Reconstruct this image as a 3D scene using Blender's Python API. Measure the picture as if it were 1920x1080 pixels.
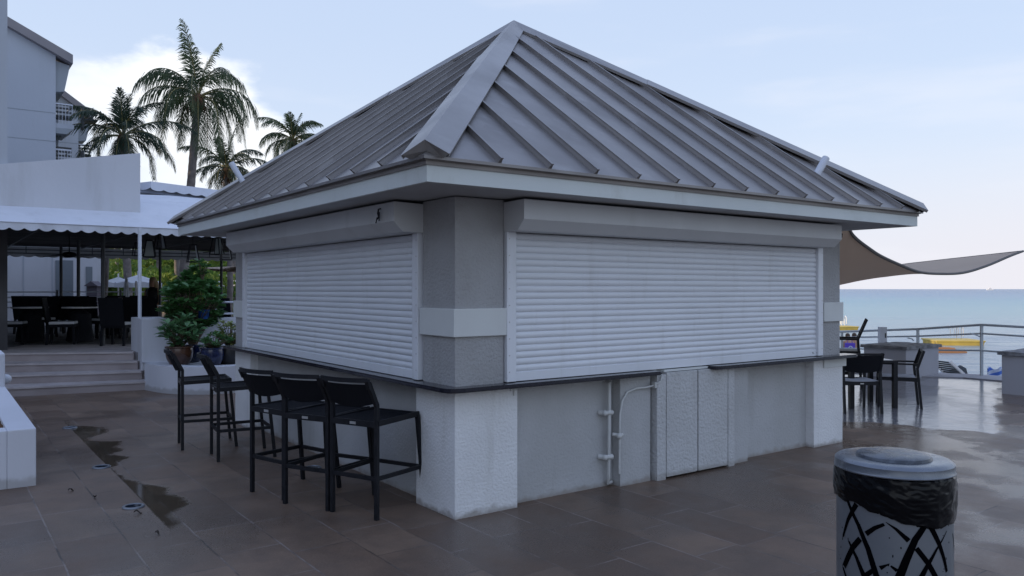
import bpy, bmesh, math, random
from mathutils import Vector, Matrix, noise
R = math.radians
rnd = random.Random(7)
S = bpy.context.scene
for o in list(bpy.data.objects): bpy.data.objects.remove(o)
C = S.collection

# ------------------------------------------------------------------ camera
F, H, CX, HY = 1490.0, 1.75, 960.0, 542.0
cam = bpy.data.objects.new('camera', bpy.data.cameras.new('camera')); C.objects.link(cam)
cam.location = (0, 0, H); cam.rotation_euler = (R(90), 0, 0)
cam.data.sensor_width = 36.0; cam.data.lens = F/1920*36.0
cam.data.shift_y = 2.0/1920; cam.data.clip_end = 90000; cam.data.clip_start = .05
S.camera = cam
# ------------------------------------------------------------------ world
SUN_EL, SUN_AZ = R(14), R(-110)          # azimuth measured from +Y towards +X
w = bpy.data.worlds.new("World"); S.world = w; w.use_nodes = True
nt = w.node_tree; nt.nodes.clear()
def N(t, nt_=None, **k):
    n = (nt_ or nt).nodes.new(t)
    for a, b in k.items(): setattr(n, a, b)
    return n
def L(a, b, nt_=None): (nt_ or nt).links.new(a, b)
def mth(op, a, b=None, c=None, nt_=None, clamp=False):
    n = N('ShaderNodeMath', nt_, operation=op, use_clamp=clamp)
    for i, x in enumerate((a, b, c)):
        if x is None: continue
        if isinstance(x, (int, float)): n.inputs[i].default_value = x
        else: L(x, n.inputs[i], nt_)
    return n.outputs[0]
def mixc(f, a, b, nt_=None, mode='MIX'):
    n = N('ShaderNodeMix', nt_, data_type='RGBA', blend_type=mode)
    for s, x in ((n.inputs[0], f), (n.inputs[6], a), (n.inputs[7], b)):
        if isinstance(x, (int, float)): s.default_value = x
        elif isinstance(x, tuple): s.default_value = x if len(x) == 4 else (*x, 1)
        else: L(x, s, nt_)
    return n.outputs[2]
def mixf(f, a, b, nt_=None):
    n = N('ShaderNodeMix', nt_, data_type='FLOAT')
    for s_, x in ((n.inputs[0], f), (n.inputs[2], a), (n.inputs[3], b)):
        if isinstance(x, (int, float)): s_.default_value = x
        else: L(x, s_, nt_)
    return n.outputs[0]
def mrange(x, a, b, c=0., d=1., nt_=None, smooth=True):
    n = N('ShaderNodeMapRange', nt_, interpolation_type='SMOOTHSTEP' if smooth else 'LINEAR')
    L(x, n.inputs[0], nt_)
    for i, v in zip((1, 2, 3, 4), (a, b, c, d)): n.inputs[i].default_value = v
    return n.outputs[0]
sky = N('ShaderNodeTexSky', sky_type='NISHITA', sun_disc=False)
sky.sun_elevation = SUN_EL; sky.sun_rotation = SUN_AZ; sky.air_density = 1.0; sky.dust_density = 1.2; sky.ozone_density = 2.0
tc = N('ShaderNodeTexCoord'); sp = N('ShaderNodeSeparateXYZ'); L(tc.outputs['Generated'], sp.inputs[0])
az = mth('ARCTAN2', sp.outputs[0], sp.outputs[1]); el = mth('ARCSINE', sp.outputs[2])
mp = N('ShaderNodeMapping'); mp.inputs['Scale'].default_value = (1, 1, 2.2); L(tc.outputs['Generated'], mp.inputs[0])
n1 = N('ShaderNodeTexNoise'); n1.inputs['Scale'].default_value = 5.0; n1.inputs['Detail'].default_value = 9; n1.inputs['Roughness'].default_value = .56; L(mp.outputs[0], n1.inputs[0])
n2 = N('ShaderNodeTexNoise'); n2.inputs['Scale'].default_value = 2.2; n2.inputs['Detail'].default_value = 6; L(mp.outputs[0], n2.inputs[0])
# bank of cloud low on the left, its top sinking to the right
top = mth('ADD', mth('MULTIPLY', mrange(az, -.46, .16), -.40), .315)
top = mth('SUBTRACT', top, mth('MULTIPLY', mrange(az, -.36, -.50), .045))
lump = mth('MULTIPLY', mth('SUBTRACT', n1.outputs[0], .5), .30)
bank = mrange(mth('SUBTRACT', mth('ADD', top, lump), el), -.012, .035)
holes = mth('MULTIPLY', mrange(mth('ADD', n2.outputs[0], mth('MULTIPLY', n1.outputs[0], .4)), .56, .78, .15, 1.0), mrange(el, .06, .20, .45, 1.0))
holes = mth('MAXIMUM', holes, mth('MULTIPLY', mth('MULTIPLY', mrange(az, -.40, -.32), mrange(az, -.08, -.2)), mrange(el, .12, .20, .4, .95)))
bank = mth('MULTIPLY', bank, holes)
mp3 = N('ShaderNodeMapping'); mp3.inputs['Scale'].default_value = (1, 1, 5); L(tc.outputs['Generated'], mp3.inputs[0])
n3 = N('ShaderNodeTexNoise'); n3.inputs['Scale'].default_value = 3.0; n3.inputs['Detail'].default_value = 7; L(mp3.outputs[0], n3.inputs[0])
thin = mth('MULTIPLY', mrange(n3.outputs[0], .50, .75), .30)
haze = .86
SKYG = 1.0
zen = mixc(mrange(el, .30, .95), mixc(mrange(el, .02, .36), (6.3, 7.1, 8.4), (5.15, 6.2, 8.1)), (4.05, 5.3, 8.5))
base = mixc(haze, sky.outputs[0], zen)
warm = mixc(mth('MULTIPLY', mth('MULTIPLY', mrange(el, .22, .0), mrange(az, -.1, .6)), mrange(az, 1.5, .9)), base, (6.75, 6.65, 7.15))
c1 = mixc(thin, warm, (7.6, 7.6, 8.1))
c2 = mixc(bank, c1, (8.6, 8.8, 9.1))
bg = N('ShaderNodeBackground'); L(c2, bg.inputs[0]); bg.inputs[1].default_value = .1
wo = N('ShaderNodeOutputWorld'); L(bg.outputs[0], wo.inputs[0])
# ------------------------------------------------------------------ sun
sd = bpy.data.lights.new('sun', 'SUN'); sd.energy = 2.6; sd.angle = R(.5); sd.color = (1, .80, .55)
sun = bpy.data.objects.new('sun', sd); C.objects.link(sun)
dv = Vector((math.sin(SUN_AZ)*math.cos(SUN_EL), math.cos(SUN_AZ)*math.cos(SUN_EL), math.sin(SUN_EL)))
sun.rotation_euler = dv.to_track_quat('Z', 'Y').to_euler()
S.view_settings.view_transform = 'Standard'; S.view_settings.look = 'None'
S.view_settings.exposure = 0.36; S.view_settings.gamma = 1

# ------------------------------------------------------------------ geometry frame of the place
YC = F*H/433; XC = (853-CX)*YC/F
TH = R(53.9); U = (math.sin(TH), math.cos(TH)); V = (-U[1], U[0]); KRZ = math.atan2(U[1], U[0])
def wld(a, b): return XC+a*U[0]+b*V[0], YC+a*U[1]+b*V[1]
def loc(x, y):
    dx, dy = x-XC, y-YC; return dx*U[0]+dy*U[1], dx*V[0]+dy*V[1]
def P(px, py, Y): return Vector(((px-CX)*Y/F, Y, H-(py-HY)*Y/F))
def G(px, py, z=0.):
    Y = F*(H-z)/(py-HY); return ((px-CX)*Y/F, Y)
def onb(px, py, b):
    r = (px-CX)/F; x0, y0 = wld(0, b); a = (r*y0-x0)/(U[0]-r*U[1]); y = y0+a*U[1]; return a, H-(py-HY)*y/F

# ------------------------------------------------------------------ mesh helpers
class MB:
    def __init__(s): s.v = []; s.f = []; s.sm = []
    def add(s, vs, fs, smooth=False):
        o = len(s.v); s.v += [tuple(x) for x in vs]; s.f += [tuple(i+o for i in f) for f in fs]; s.sm += [smooth]*len(fs)
    def box(s, x0, x1, y0, y1, z0, z1, bv=0):
        if bv:
            bm = bmesh.new(); bmesh.ops.create_cube(bm, size=1)
            for q in bm.verts: q.co = Vector(((x0+x1)/2+q.co.x*(x1-x0), (y0+y1)/2+q.co.y*(y1-y0), (z0+z1)/2+q.co.z*(z1-z0)))
            bmesh.ops.bevel(bm, geom=bm.edges[:], offset=bv, segments=2, affect='EDGES', profile=.6)
            bm.verts.ensure_lookup_table()
            s.add([q.co[:] for q in bm.verts], [[q.index for q in f.verts] for f in bm.faces]); bm.free(); return
        s.add([(x0, y0, z0), (x1, y0, z0), (x1, y1, z0), (x0, y1, z0), (x0, y0, z1), (x1, y0, z1), (x1, y1, z1), (x0, y1, z1)],
              [(3, 2, 1, 0), (4, 5, 6, 7), (0, 1, 5, 4), (1, 2, 6, 5), (2, 3, 7, 6), (3, 0, 4, 7)])
    def prism(s, pts, d):            # pts: 3D polygon, extruded by vector d
        n = len(pts); d = Vector(d); pts = [Vector(p) for p in pts]
        s.add(pts+[p+d for p in pts], [tuple(range(n))[::-1], tuple(range(n, 2*n))]+[(i, (i+1) % n, n+(i+1) % n, n+i) for i in range(n)])
    def slab(s, xy, z0, z1): s.prism([(x, y, z0) for x, y in xy], (0, 0, z1-z0))
    def bar(s, p, q, w, h=None, up=(0, 0, 1)):
        p = Vector(p); q = Vector(q); h = h or w; d = (q-p).normalized(); up = Vector(up)
        if abs(d.dot(up)) > .98: up = Vector((0, 1, 0))
        x = d.cross(up).normalized(); y = x.cross(d).normalized()
        vs = [e+x*(sx*w/2)+y*(sy*h/2) for e in (p, q) for sx, sy in ((-1, -1), (1, -1), (1, 1), (-1, 1))]
        s.add(vs, [(0, 1, 2, 3), (7, 6, 5, 4), (0, 4, 5, 1), (1, 5, 6, 2), (2, 6, 7, 3), (3, 7, 4, 0)])
    def tube(s, pts, r, n=8, cap=True):
        pts = [Vector(p) for p in pts]; m = len(pts); rs = r if isinstance(r, (list, tuple)) else [r]*m
        vs = []; x = None
        for i, p in enumerate(pts):
            d = (pts[min(i+1, m-1)]-pts[max(i-1, 0)]).normalized()
            if x is None: x = d.cross(Vector((0, 0, 1)) if abs(d.z) < .9 else Vector((0, 1, 0))).normalized()
            x = (x-d*x.dot(d)).normalized(); y = d.cross(x)
            vs += [p+(x*math.cos(t)+y*math.sin(t))*rs[i] for t in (2*math.pi*k/n for k in range(n))]
        fs = [(i*n+k, i*n+(k+1) % n, (i+1)*n+(k+1) % n, (i+1)*n+k) for i in range(m-1) for k in range(n)]
        s.add(vs, fs, True)
        if cap: s.add(vs[:n], [tuple(range(n))[::-1]]); s.add(vs[-n:], [tuple(range(n))])
    def lathe(s, prof, n=32, c=(0, 0), smooth=True):
        vs = [(c[0]+r*math.cos(2*math.pi*k/n), c[1]+r*math.sin(2*math.pi*k/n), z) for r, z in prof for k in range(n)]
        s.add(vs, [(i*n+k, i*n+(k+1) % n, (i+1)*n+(k+1) % n, (i+1)*n+k) for i in range(len(prof)-1) for k in range(n)], smooth)
    def grid(s, fn, nu, nv, smooth=True):
        vs = [fn(i/nu, j/nv) for i in range(nu+1) for j in range(nv+1)]
        s.add(vs, [(i*(nv+1)+j, (i+1)*(nv+1)+j, (i+1)*(nv+1)+j+1, i*(nv+1)+j+1) for i in range(nu) for j in range(nv)], smooth)
    def ell(s, c, r, n=10, m=7):
        c = Vector(c); r = r if isinstance(r, tuple) else (r, r, r)
        s.grid(lambda a, b: c+Vector((r[0]*math.sin(math.pi*b)*math.cos(-2*math.pi*a), r[1]*math.sin(math.pi*b)*math.sin(-2*math.pi*a), r[2]*math.cos(math.pi*b))), n, m)
    def capsule(s, p, q, r0, r1, n=10):
        p = Vector(p); q = Vector(q); s.tube([p, q], [r0, r1], n); s.ell(p, r0); s.ell(q, r1)
    def build(s, name, mat, parent=None, fix=True):
        me = bpy.data.meshes.new(name); me.from_pydata(s.v, [], s.f); me.materials.append(mat)
        me.polygons.foreach_set('use_smooth', s.sm)
        if fix and len(s.f) < 6000:
            bm = bmesh.new(); bm.from_mesh(me); bmesh.ops.recalc_face_normals(bm, faces=bm.faces); bm.to_mesh(me); bm.free()
        me.update()
        if any(s.sm): me.set_sharp_from_angle(angle=R(38))
        o = bpy.data.objects.new(name, me); C.objects.link(o); o.parent = parent; return o
def tag(o, label=None, cat=None, group=None, kind=None):
    if label: o['label'] = label
    if cat: o['category'] = cat
    if group: o['group'] = group
    if kind: o['kind'] = kind
    return o
def thing(name, label, cat, loc_=(0, 0, 0), rz=0, group=None):
    o = bpy.data.objects.new(name, None); C.objects.link(o); o.location = loc_; o.rotation_euler = (0, 0, rz); o.empty_display_size = .2
    return tag(o, label, cat, group)
def kthing(name, label, cat, group=None, z=0): return thing(name, label, cat, (XC, YC, z), KRZ, group)
def copy_thing(root, loc_, rz, label):
    r = root.copy(); C.objects.link(r); r.location = loc_; r.rotation_euler = (0, 0, rz); r['label'] = label
    for ch in list(root.children):
        c = ch.copy(); C.objects.link(c); c.parent = r
        for g in list(ch.children):
            d = g.copy(); C.objects.link(d); d.parent = c
    return r

# ------------------------------------------------------------------ materials
def mat(name, col, rough=.6, metal=0., spec=.5, bump=None, var=None, coat=0., trans=0.):
    """bump=(scale, strength, dist, detail, kind)  var=(scale, amount, detail, colour2)"""
    m = bpy.data.materials.new(name); m.use_nodes = True; t = m.node_tree; b = t.nodes['Principled BSDF']
    b.inputs['Base Color'].default_value = (*col, 1); b.inputs['Roughness'].default_value = rough; b.inputs['Metallic'].default_value = metal
    b.inputs['Specular IOR Level'].default_value = spec; b.inputs['Coat Weight'].default_value = coat
    co = N('ShaderNodeTexCoord', t)
    if var:
        n = N('ShaderNodeTexNoise', t); n.inputs['Scale'].default_value = var[0]; n.inputs['Detail'].default_value = var[2]; L(co.outputs['Object'], n.inputs[0], t)
        f = mrange(n.outputs[0], .32, .68, 0, var[1], t)
        L(mixc(f, col, var[3], t), b.inputs['Base Color'], t)
        L(mrange(n.outputs[0], .3, .7, max(0, rough-.08), min(1, rough+.08), t), b.inputs['Roughness'], t)
    if bump:
        if bump[4] == 'v':
            n = N('ShaderNodeTexVoronoi', t, feature='SMOOTH_F1'); n.inputs['Scale'].default_value = bump[0]
            k = N('ShaderNodeTexNoise', t); k.inputs['Scale'].default_value = bump[0]*.7; k.inputs['Detail'].default_value = 4
            L(co.outputs['Object'], k.inputs[0], t); ad = N('ShaderNodeVectorMath', t, operation='MULTIPLY_ADD')
            L(k.outputs['Color'], ad.inputs[0], t); ad.inputs[1].default_value = (.05, .05, .05); L(co.outputs['Object'], ad.inputs[2], t); L(ad.outputs[0], n.inputs[0], t)
        else:
            n = N('ShaderNodeTexNoise', t); n.inputs['Scale'].default_value = bump[0]; n.inputs['Detail'].default_value = bump[3]; L(co.outputs['Object'], n.inputs[0], t)
        bp = N('ShaderNodeBump', t); bp.inputs['Strength'].default_value = bump[1]; bp.inputs['Distance'].default_value = bump[2]
        L(n.outputs[0], bp.inputs['Height'], t); L(bp.outputs[0], b.inputs['Normal'], t)
    if trans: b.inputs['Transmission Weight'].default_value = trans
    return m
def streak(m, amt, col, sc=(7, 7, .5)):
    t = m.node_tree; b = t.nodes['Principled BSDF']; co = N('ShaderNodeTexCoord', t); mp_ = N('ShaderNodeMapping', t); mp_.inputs['Scale'].default_value = sc; L(co.outputs['Object'], mp_.inputs[0], t)
    n = N('ShaderNodeTexNoise', t); n.inputs['Scale'].default_value = 1; n.inputs['Detail'].default_value = 7; n.inputs['Roughness'].default_value = .65; L(mp_.outputs[0], n.inputs[0], t)
    f = mth('MULTIPLY', mrange(n.outputs[0], .52, .74, 0, 1, t), amt, nt_=t)
    src = b.inputs['Base Color'].links[0].from_socket if b.inputs['Base Color'].links else tuple(b.inputs['Base Color'].default_value)
    L(mixc(f, src, col, t), b.inputs['Base Color'], t); return m
def dirt(m, ztop, amt, col, edge=.12):      # splash stain with a ragged edge near the foot of a wall
    t = m.node_tree; b = t.nodes['Principled BSDF']; co = N('ShaderNodeTexCoord', t); s_ = N('ShaderNodeSeparateXYZ', t); L(co.outputs['Object'], s_.inputs[0], t)
    n = N('ShaderNodeTexNoise', t); n.inputs['Scale'].default_value = 9; n.inputs['Detail'].default_value = 8; L(co.outputs['Object'], n.inputs[0], t)
    h = mth('SUBTRACT', s_.outputs[2], mth('MULTIPLY', n.outputs[0], edge*2, nt_=t), nt_=t)
    f = mth('MULTIPLY', mrange(h, ztop, ztop-edge, 0, 1, t), amt, nt_=t)
    src = b.inputs['Base Color'].links[0].from_socket if b.inputs['Base Color'].links else tuple(b.inputs['Base Color'].default_value)
    L(mixc(f, src, col, t), b.inputs['Base Color'], t); return m
M = {}
M['stucco'] = streak(mat('stucco_grey', (.38, .38, .385), .9, bump=(44, 1, .013, 6, 'n'), var=(2.5, .5, 6, (.31, .305, .30))), .35, (.24, .235, .22), (5, 5, .7))
M['stuccoL'] = dirt(streak(mat('stucco_white', (.74, .745, .75), .88, bump=(46, 1, .010, 6, 'n'), var=(2.2, .6, 6, (.65, .65, .65))), .3, (.45, .44, .41), (5, 5, .6)), .0, .75, (.25, .22, .19), .06)
M['recess'] = dirt(streak(mat('stucco_recess', (.45, .455, .46), .9, bump=(46, .8, .009, 6, 'n'), var=(2, .6, 6, (.385, .385, .38))), .35, (.30, .295, .28), (5, 5, .6)), .0, .7, (.25, .22, .19), .06)
M['doortex'] = dirt(streak(mat('door_stucco', (.52, .525, .53), .9, bump=(36, 1, .016, 6, 'n'), var=(2, .6, 6, (.45, .45, .445))), .35, (.36, .35, .33), (5, 5, .6)), .03, .45, (.25, .23, .2), .05)
M['trim'] = mat('trim_paint', (.62, .64, .63), .6, bump=(60, .15, .003, 4, 'n'), var=(3, .4, 5, (.56, .57, .56)))
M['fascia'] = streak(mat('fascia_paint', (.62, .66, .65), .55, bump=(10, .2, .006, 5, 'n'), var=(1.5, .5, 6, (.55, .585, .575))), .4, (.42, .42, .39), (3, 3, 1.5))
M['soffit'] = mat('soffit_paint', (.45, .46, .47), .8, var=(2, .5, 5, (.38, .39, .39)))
M['shutter'] = streak(mat('shutter_aluminium', (.74, .76, .80), .40, spec=.4, var=(1.1, .5, 7, (.67, .69, .72))), .3, (.50, .50, .49), (6, 6, .9))
M['housing'] = streak(mat('housing_aluminium', (.60, .61, .62), .45, var=(1.5, .5, 5, (.53, .54, .545))), .3, (.42, .415, .40), (4, 4, 1))
M['roof'] = streak(mat('roof_metal', (.235, .218, .212), .40, metal=.35, bump=(4, .16, .02, 4, 'n'), var=(1.1, .7, 8, (.185, .172, .168))), .55, (.34, .325, .32), (3, 3, .8))
M['cap'] = streak(mat('hip_cap_metal', (.31, .295, .29), .42, metal=.35, bump=(3, .12, .02, 4, 'n'), var=(1.3, .6, 8, (.25, .24, .235))), .4, (.40, .385, .38), (3, 3, .8))
M['drip'] = mat('drip_metal', (.24, .215, .20), .5, metal=.3, var=(2, .5, 5, (.19, .17, .16)))
M['counter'] = mat('counter_granite', (.008, .008, .016), .13, spec=.4, var=(180, .8, 2, (.03, .03, .042)))
M['pipe'] = mat('pipe_paint', (.58, .59, .58), .5, var=(8, .5, 5, (.48, .48, .46)))
M['black'] = mat('black_powder_coat', (.009, .010, .013), .5, spec=.25, var=(30, .6, 4, (.02, .02, .024)))
M['wicker'] = mat('black_woven', (.009, .010, .014), .7, spec=.15, bump=(120, .8, .004, 2, 'v'))
M['cushion'] = mat('cushion_cloth', (.55, .56, .58), .9, bump=(50, .2, .003, 3, 'n'))
M['plate'] = mat('silver_plate', (.5, .5, .5), .35, metal=.6)
M['white'] = streak(mat('white_wall', (.60, .61, .65), .8, bump=(20, .3, .006, 6, 'n'), var=(.8, .5, 7, (.54, .55, .59))), .4, (.42, .42, .42), (1.5, 1.5, .25))
M['whiteD'] = dirt(mat('white_planter_wall', (.62, .63, .68), .75, bump=(24, .3, .005, 6, 'n'), var=(1.2, .5, 7, (.54, .55, .59))), .05, .5, (.24, .22, .19), .06)
M['hotel'] = streak(mat('hotel_wall', (.46, .49, .54), .85, bump=(9, .2, .01, 5, 'n'), var=(.3, .5, 7, (.42, .45, .50))), .4, (.33, .34, .35), (.8, .8, .12))
M['hroof'] = mat('hotel_roof', (.26, .24, .25), .7, var=(1, .5, 5, (.2, .19, .2)))
M['canvas'] = streak(mat('awning_canvas', (.66, .68, .74), .7, bump=(3, .5, .03, 5, 'n'), var=(1.4, .5, 6, (.58, .60, .66))), .35, (.42, .43, .44), (2.5, 2.5, .6))
M['undershade'] = mat('awning_shade_dark', (.085, .082, .085), .9, var=(1, .5, 5, (.03, .03, .035)))  # dark colour imitates the shade under the awning; the dark pier shares it
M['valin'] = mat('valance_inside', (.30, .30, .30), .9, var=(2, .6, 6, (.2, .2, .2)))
M['steel'] = mat('dark_post', (.05, .055, .06), .5)
M['wpost'] = mat('white_post', (.62, .65, .72), .5, var=(4, .4, 4, (.5, .52, .56)))
M['glass'] = mat('frosted_glass', (.45, .50, .48), .3)
M['step'] = mat('step_concrete', (.36, .31, .30), .75, bump=(30, .4, .008, 6, 'n'), var=(1.6, .8, 8, (.26, .22, .21)))
M['nosing'] = mat('step_nosing', (.48, .43, .42), .7, bump=(30, .3, .006, 5, 'n'), var=(3, .8, 8, (.34, .30, .29)))
M['terr'] = mat('terrace_tile', (.16, .15, .15), .6, var=(2, .6, 7, (.11, .105, .105)))
M['soil'] = mat('mulch', (.09, .045, .02), .95, bump=(60, 1, .03, 5, 'v'), var=(30, .9, 5, (.22, .10, .035)))
M['trunk'] = mat('palm_trunk', (.23, .20, .185), .9, bump=(14, .6, .03, 5, 'n'), var=(5, .8, 6, (.14, .12, .11)))
M['frond'] = mat('palm_frond', (.075, .11, .04), .55, var=(1.2, .8, 4, (.035, .06, .03)))
M['frond2'] = mat('palm_frond_dark', (.035, .062, .034), .55, var=(1.2, .8, 4, (.022, .042, .026)))
M['rachis'] = mat('palm_stalk', (.20, .17, .06), .6)
M['husk'] = mat('palm_husk', (.20, .10, .05), .9, var=(9, .8, 5, (.09, .05, .03)))
M['leafA'] = mat('shrub_leaf', (.075, .19, .06), .38, var=(5, .8, 3, (.07, .17, .05)))
M['leafB'] = mat('light_leaf', (.14, .28, .12), .35, var=(6, .9, 3, (.045, .115, .045)))
M['leafV'] = mat('variegated_leaf', (.13, .20, .05), .4, var=(14, 1, 3, (.30, .32, .12)))
M['leafSun'] = mat('sunlit_foliage_tint', (.50, .42, .05), .6, var=(1.2, .9, 4, (.12, .17, .03)))  # sunlight on distant greenery put into the leaf colour as yellow
M['hedge'] = mat('hedge_leaf', (.11, .22, .045), .6, var=(1.1, .9, 4, (.24, .30, .05)))
M['bark'] = mat('stem_bark', (.12, .09, .06), .9)
M['potB'] = mat('brown_glaze', (.095, .042, .022), .28, coat=.4, var=(6, .8, 5, (.05, .025, .018)))
M['potN'] = mat('navy_glaze', (.008, .018, .075), .2, coat=.5, var=(6, .8, 5, (.006, .010, .035)))
M['potK'] = mat('dark_pot', (.02, .02, .022), .4)
M['blue'] = mat('blue_plastic', (.02, .10, .42), .4)
M['stone'] = mat('cap_stone', (.26, .26, .27), .8, bump=(18, .9, .02, 8, 'n'), var=(7, 1, 8, (.12, .12, .13)))
M['block'] = mat('block_render', (.43, .43, .47), .85, bump=(40, .3, .006, 5, 'n'), var=(1, .5, 6, (.38, .38, .41)))
M['rail'] = mat('rail_metal', (.46, .50, .53), .45, metal=.2)
M['sail'] = mat('sail_cloth', (.68, .56, .45), .85, bump=(2.2, .25, .03, 4, 'n'), var=(.6, .4, 4, (.62, .51, .41)))
M['hem'] = mat('sail_hem', (.12, .11, .10), .8)
M['canbody'] = mat('brushed_silver_paint', (.20, .215, .235), .4, metal=.4, var=(5, .5, 6, (.155, .17, .19)))
M['canlid'] = mat('lid_silver', (.19, .205, .23), .26, metal=.6, bump=(5, .05, .004, 3, 'n'), var=(7, .6, 7, (.13, .145, .17)))
M['candisc'] = mat('lid_disc_grey', (.035, .042, .055), .3, metal=.1, bump=(26, .5, .004, 6, 'n'), var=(18, .9, 6, (.10, .115, .14)))
M['bag'] = mat('black_bag_plastic', (.002, .0025, .004), .16, spec=.22, bump=(5, .15, .01, 2, 'n'))
M['holeshade'] = mat('cutout_shade', (.002, .002, .003), .95, spec=.02)  # near-black stands for the shade inside the bin's holes
M['drain'] = mat('drain_ring', (.20, .22, .25), .35, metal=.5)
M['lens'] = mat('drain_glass', (.012, .018, .03), .08)
M['leafdry'] = mat('dead_leaf', (.03, .022, .018), .8)
M['yellow'] = mat('raft_yellow', (.66, .47, .10), .55, var=(2, .6, 5, (.48, .34, .08)))
M['orange'] = mat('kayak_orange', (.62, .22, .05), .5)
M['boatw'] = mat('boat_white', (.85, .82, .8), .4)
M['foam'] = mat('wake_foam', (.7, .72, .72), .8)
M['skin'] = mat('skin', (.42, .23, .15), .6)
M['hairD'] = mat('dark_hair', (.07, .04, .025), .7)
M['hairB'] = mat('blonde_hair', (.36, .25, .13), .6)
M['purple'] = mat('purple_cloth', (.10, .05, .42), .7)
M['swim'] = mat('blue_swimwear', (.03, .07, .28), .7)
M['parasol'] = mat('parasol_cloth', (.84, .86, .90), .8, var=(2, .3, 4, (.78, .80, .85)))
M['tan'] = mat('tan_wall', (.42, .33, .20), .85, var=(1, .5, 5, (.36, .28, .18)))
M['grey'] = mat('towel_grey', (.38, .39, .42), .95, bump=(8, .5, .02, 5, 'n'))
M['wood'] = mat('pale_wood', (.34, .22, .12), .8)
M['hut'] = mat('hut_grey', (.15, .13, .155), .8)
M['tabletop'] = mat('white_tabletop', (.62, .62, .62), .28)
M['sand'] = mat('sand', (.42, .36, .28), .95, bump=(3, .5, .1, 6, 'n'))
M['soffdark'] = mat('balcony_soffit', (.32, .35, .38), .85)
M['door'] = mat('door_grey', (.20, .23, .26), .4)
def stripe_mat():
    m = bpy.data.materials.new('striped_towel'); m.use_nodes = True; t = m.node_tree; b = t.nodes['Principled BSDF']
    co = N('ShaderNodeTexCoord', t); s_ = N('ShaderNodeSeparateXYZ', t); L(co.outputs['Object'], s_.inputs[0], t)
    q = mth('GREATER_THAN', mth('FRACT', mth('MULTIPLY', mth('ADD', s_.outputs[2], mth('MULTIPLY', s_.outputs[0], -.45, nt_=t), nt_=t), 6.5, nt_=t), nt_=t), .5, nt_=t)
    L(mixc(q, (.08, .18, .60), (.55, .62, .78), t), b.inputs['Base Color'], t); b.inputs['Roughness'].default_value = .9; return m
M['stripe'] = stripe_mat()
def translucent(m, w_, tint=1.0):
    t = m.node_tree; b = t.nodes['Principled BSDF']; out = [n for n in t.nodes if n.type == 'OUTPUT_MATERIAL'][0]; tr = N('ShaderNodeBsdfTranslucent', t)
    if b.inputs['Base Color'].links: L(b.inputs['Base Color'].links[0].from_socket, tr.inputs[0], t)
    else: tr.inputs[0].default_value = b.inputs['Base Color'].default_value
    mx = N('ShaderNodeMixShader', t); mx.inputs[0].default_value = w_; L(b.outputs[0], mx.inputs[1], t); L(tr.outputs[0], mx.inputs[2], t); L(mx.outputs[0], out.inputs[0], t)
for k_, w_ in (('sail', .45), ('parasol', .3), ('frond', .35), ('frond2', .25), ('leafA', .3), ('leafB', .3), ('leafV', .3), ('leafSun', .4), ('hedge', .4), ('valin', .4)): translucent(M[k_], w_)
# sea
def sea_mat():
    m = bpy.data.materials.new('sea_water'); m.use_nodes = True; t = m.node_tree; b = t.nodes['Principled BSDF']
    co = N('ShaderNodeTexCoord', t); s_ = N('ShaderNodeSeparateXYZ', t); L(co.outputs['Object'], s_.inputs[0], t)
    sc = N('ShaderNodeMapping', t); sc.inputs['Scale'].default_value = (.012, .05, 1); L(co.outputs['Object'], sc.inputs[0], t)
    nz = N('ShaderNodeTexNoise', t); nz.inputs['Scale'].default_value = 1; nz.inputs['Detail'].default_value = 5; L(sc.outputs[0], nz.inputs[0], t)
    ly = mth('LOGARITHM', mth('MAXIMUM', s_.outputs[1], 2, nt_=t), 10, nt_=t)
    ly = mth('ADD', ly, mth('MULTIPLY', mth('SUBTRACT', nz.outputs[0], .5, nt_=t), .28, nt_=t), nt_=t)
    r = N('ShaderNodeValToRGB', t); L(mrange(ly, 1.3, 3.6, 0, 1, t, False), r.inputs[0], t)
    e = r.color_ramp.elements; e[0].position = 0; e[0].color = (.29, .34, .36, 1); e[1].position = 1; e[1].color = (.035, .12, .25, 1)
    for p_, c_ in ((.22, (.28, .36, .385, 1)), (.36, (.19, .36, .385, 1)), (.46, (.11, .30, .37, 1)), (.58, (.07, .21, .34, 1)), (.75, (.035, .14, .27, 1))):
        x = e.new(p_); x.color = c_
    L(r.outputs[0], b.inputs['Base Color'], t); b.inputs['Roughness'].default_value = .22; b.inputs['IOR'].default_value = 1.33
    h = None
    for scl, st in (((.9, 2.2, 1), 1.0), ((.16, .5, 1), 3.0), ((4, 8, 1), .25)):
        mp_ = N('ShaderNodeMapping', t); mp_.inputs['Scale'].default_value = scl; L(co.outputs['Object'], mp_.inputs[0], t)
        n = N('ShaderNodeTexNoise', t); n.inputs['Scale'].default_value = 1; n.inputs['Detail'].default_value = 4; L(mp_.outputs[0], n.inputs[0], t)
        q = mth('MULTIPLY', n.outputs[0], st, nt_=t); h = q if h is None else mth('ADD', h, q, nt_=t)
    bp = N('ShaderNodeBump', t); bp.inputs['Strength'].default_value = .6; bp.inputs['Distance'].default_value = .35; L(h, bp.inputs['Height'], t); L(bp.outputs[0], b.inputs['Normal'], t)
    return m
M['sea'] = sea_mat()
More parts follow.
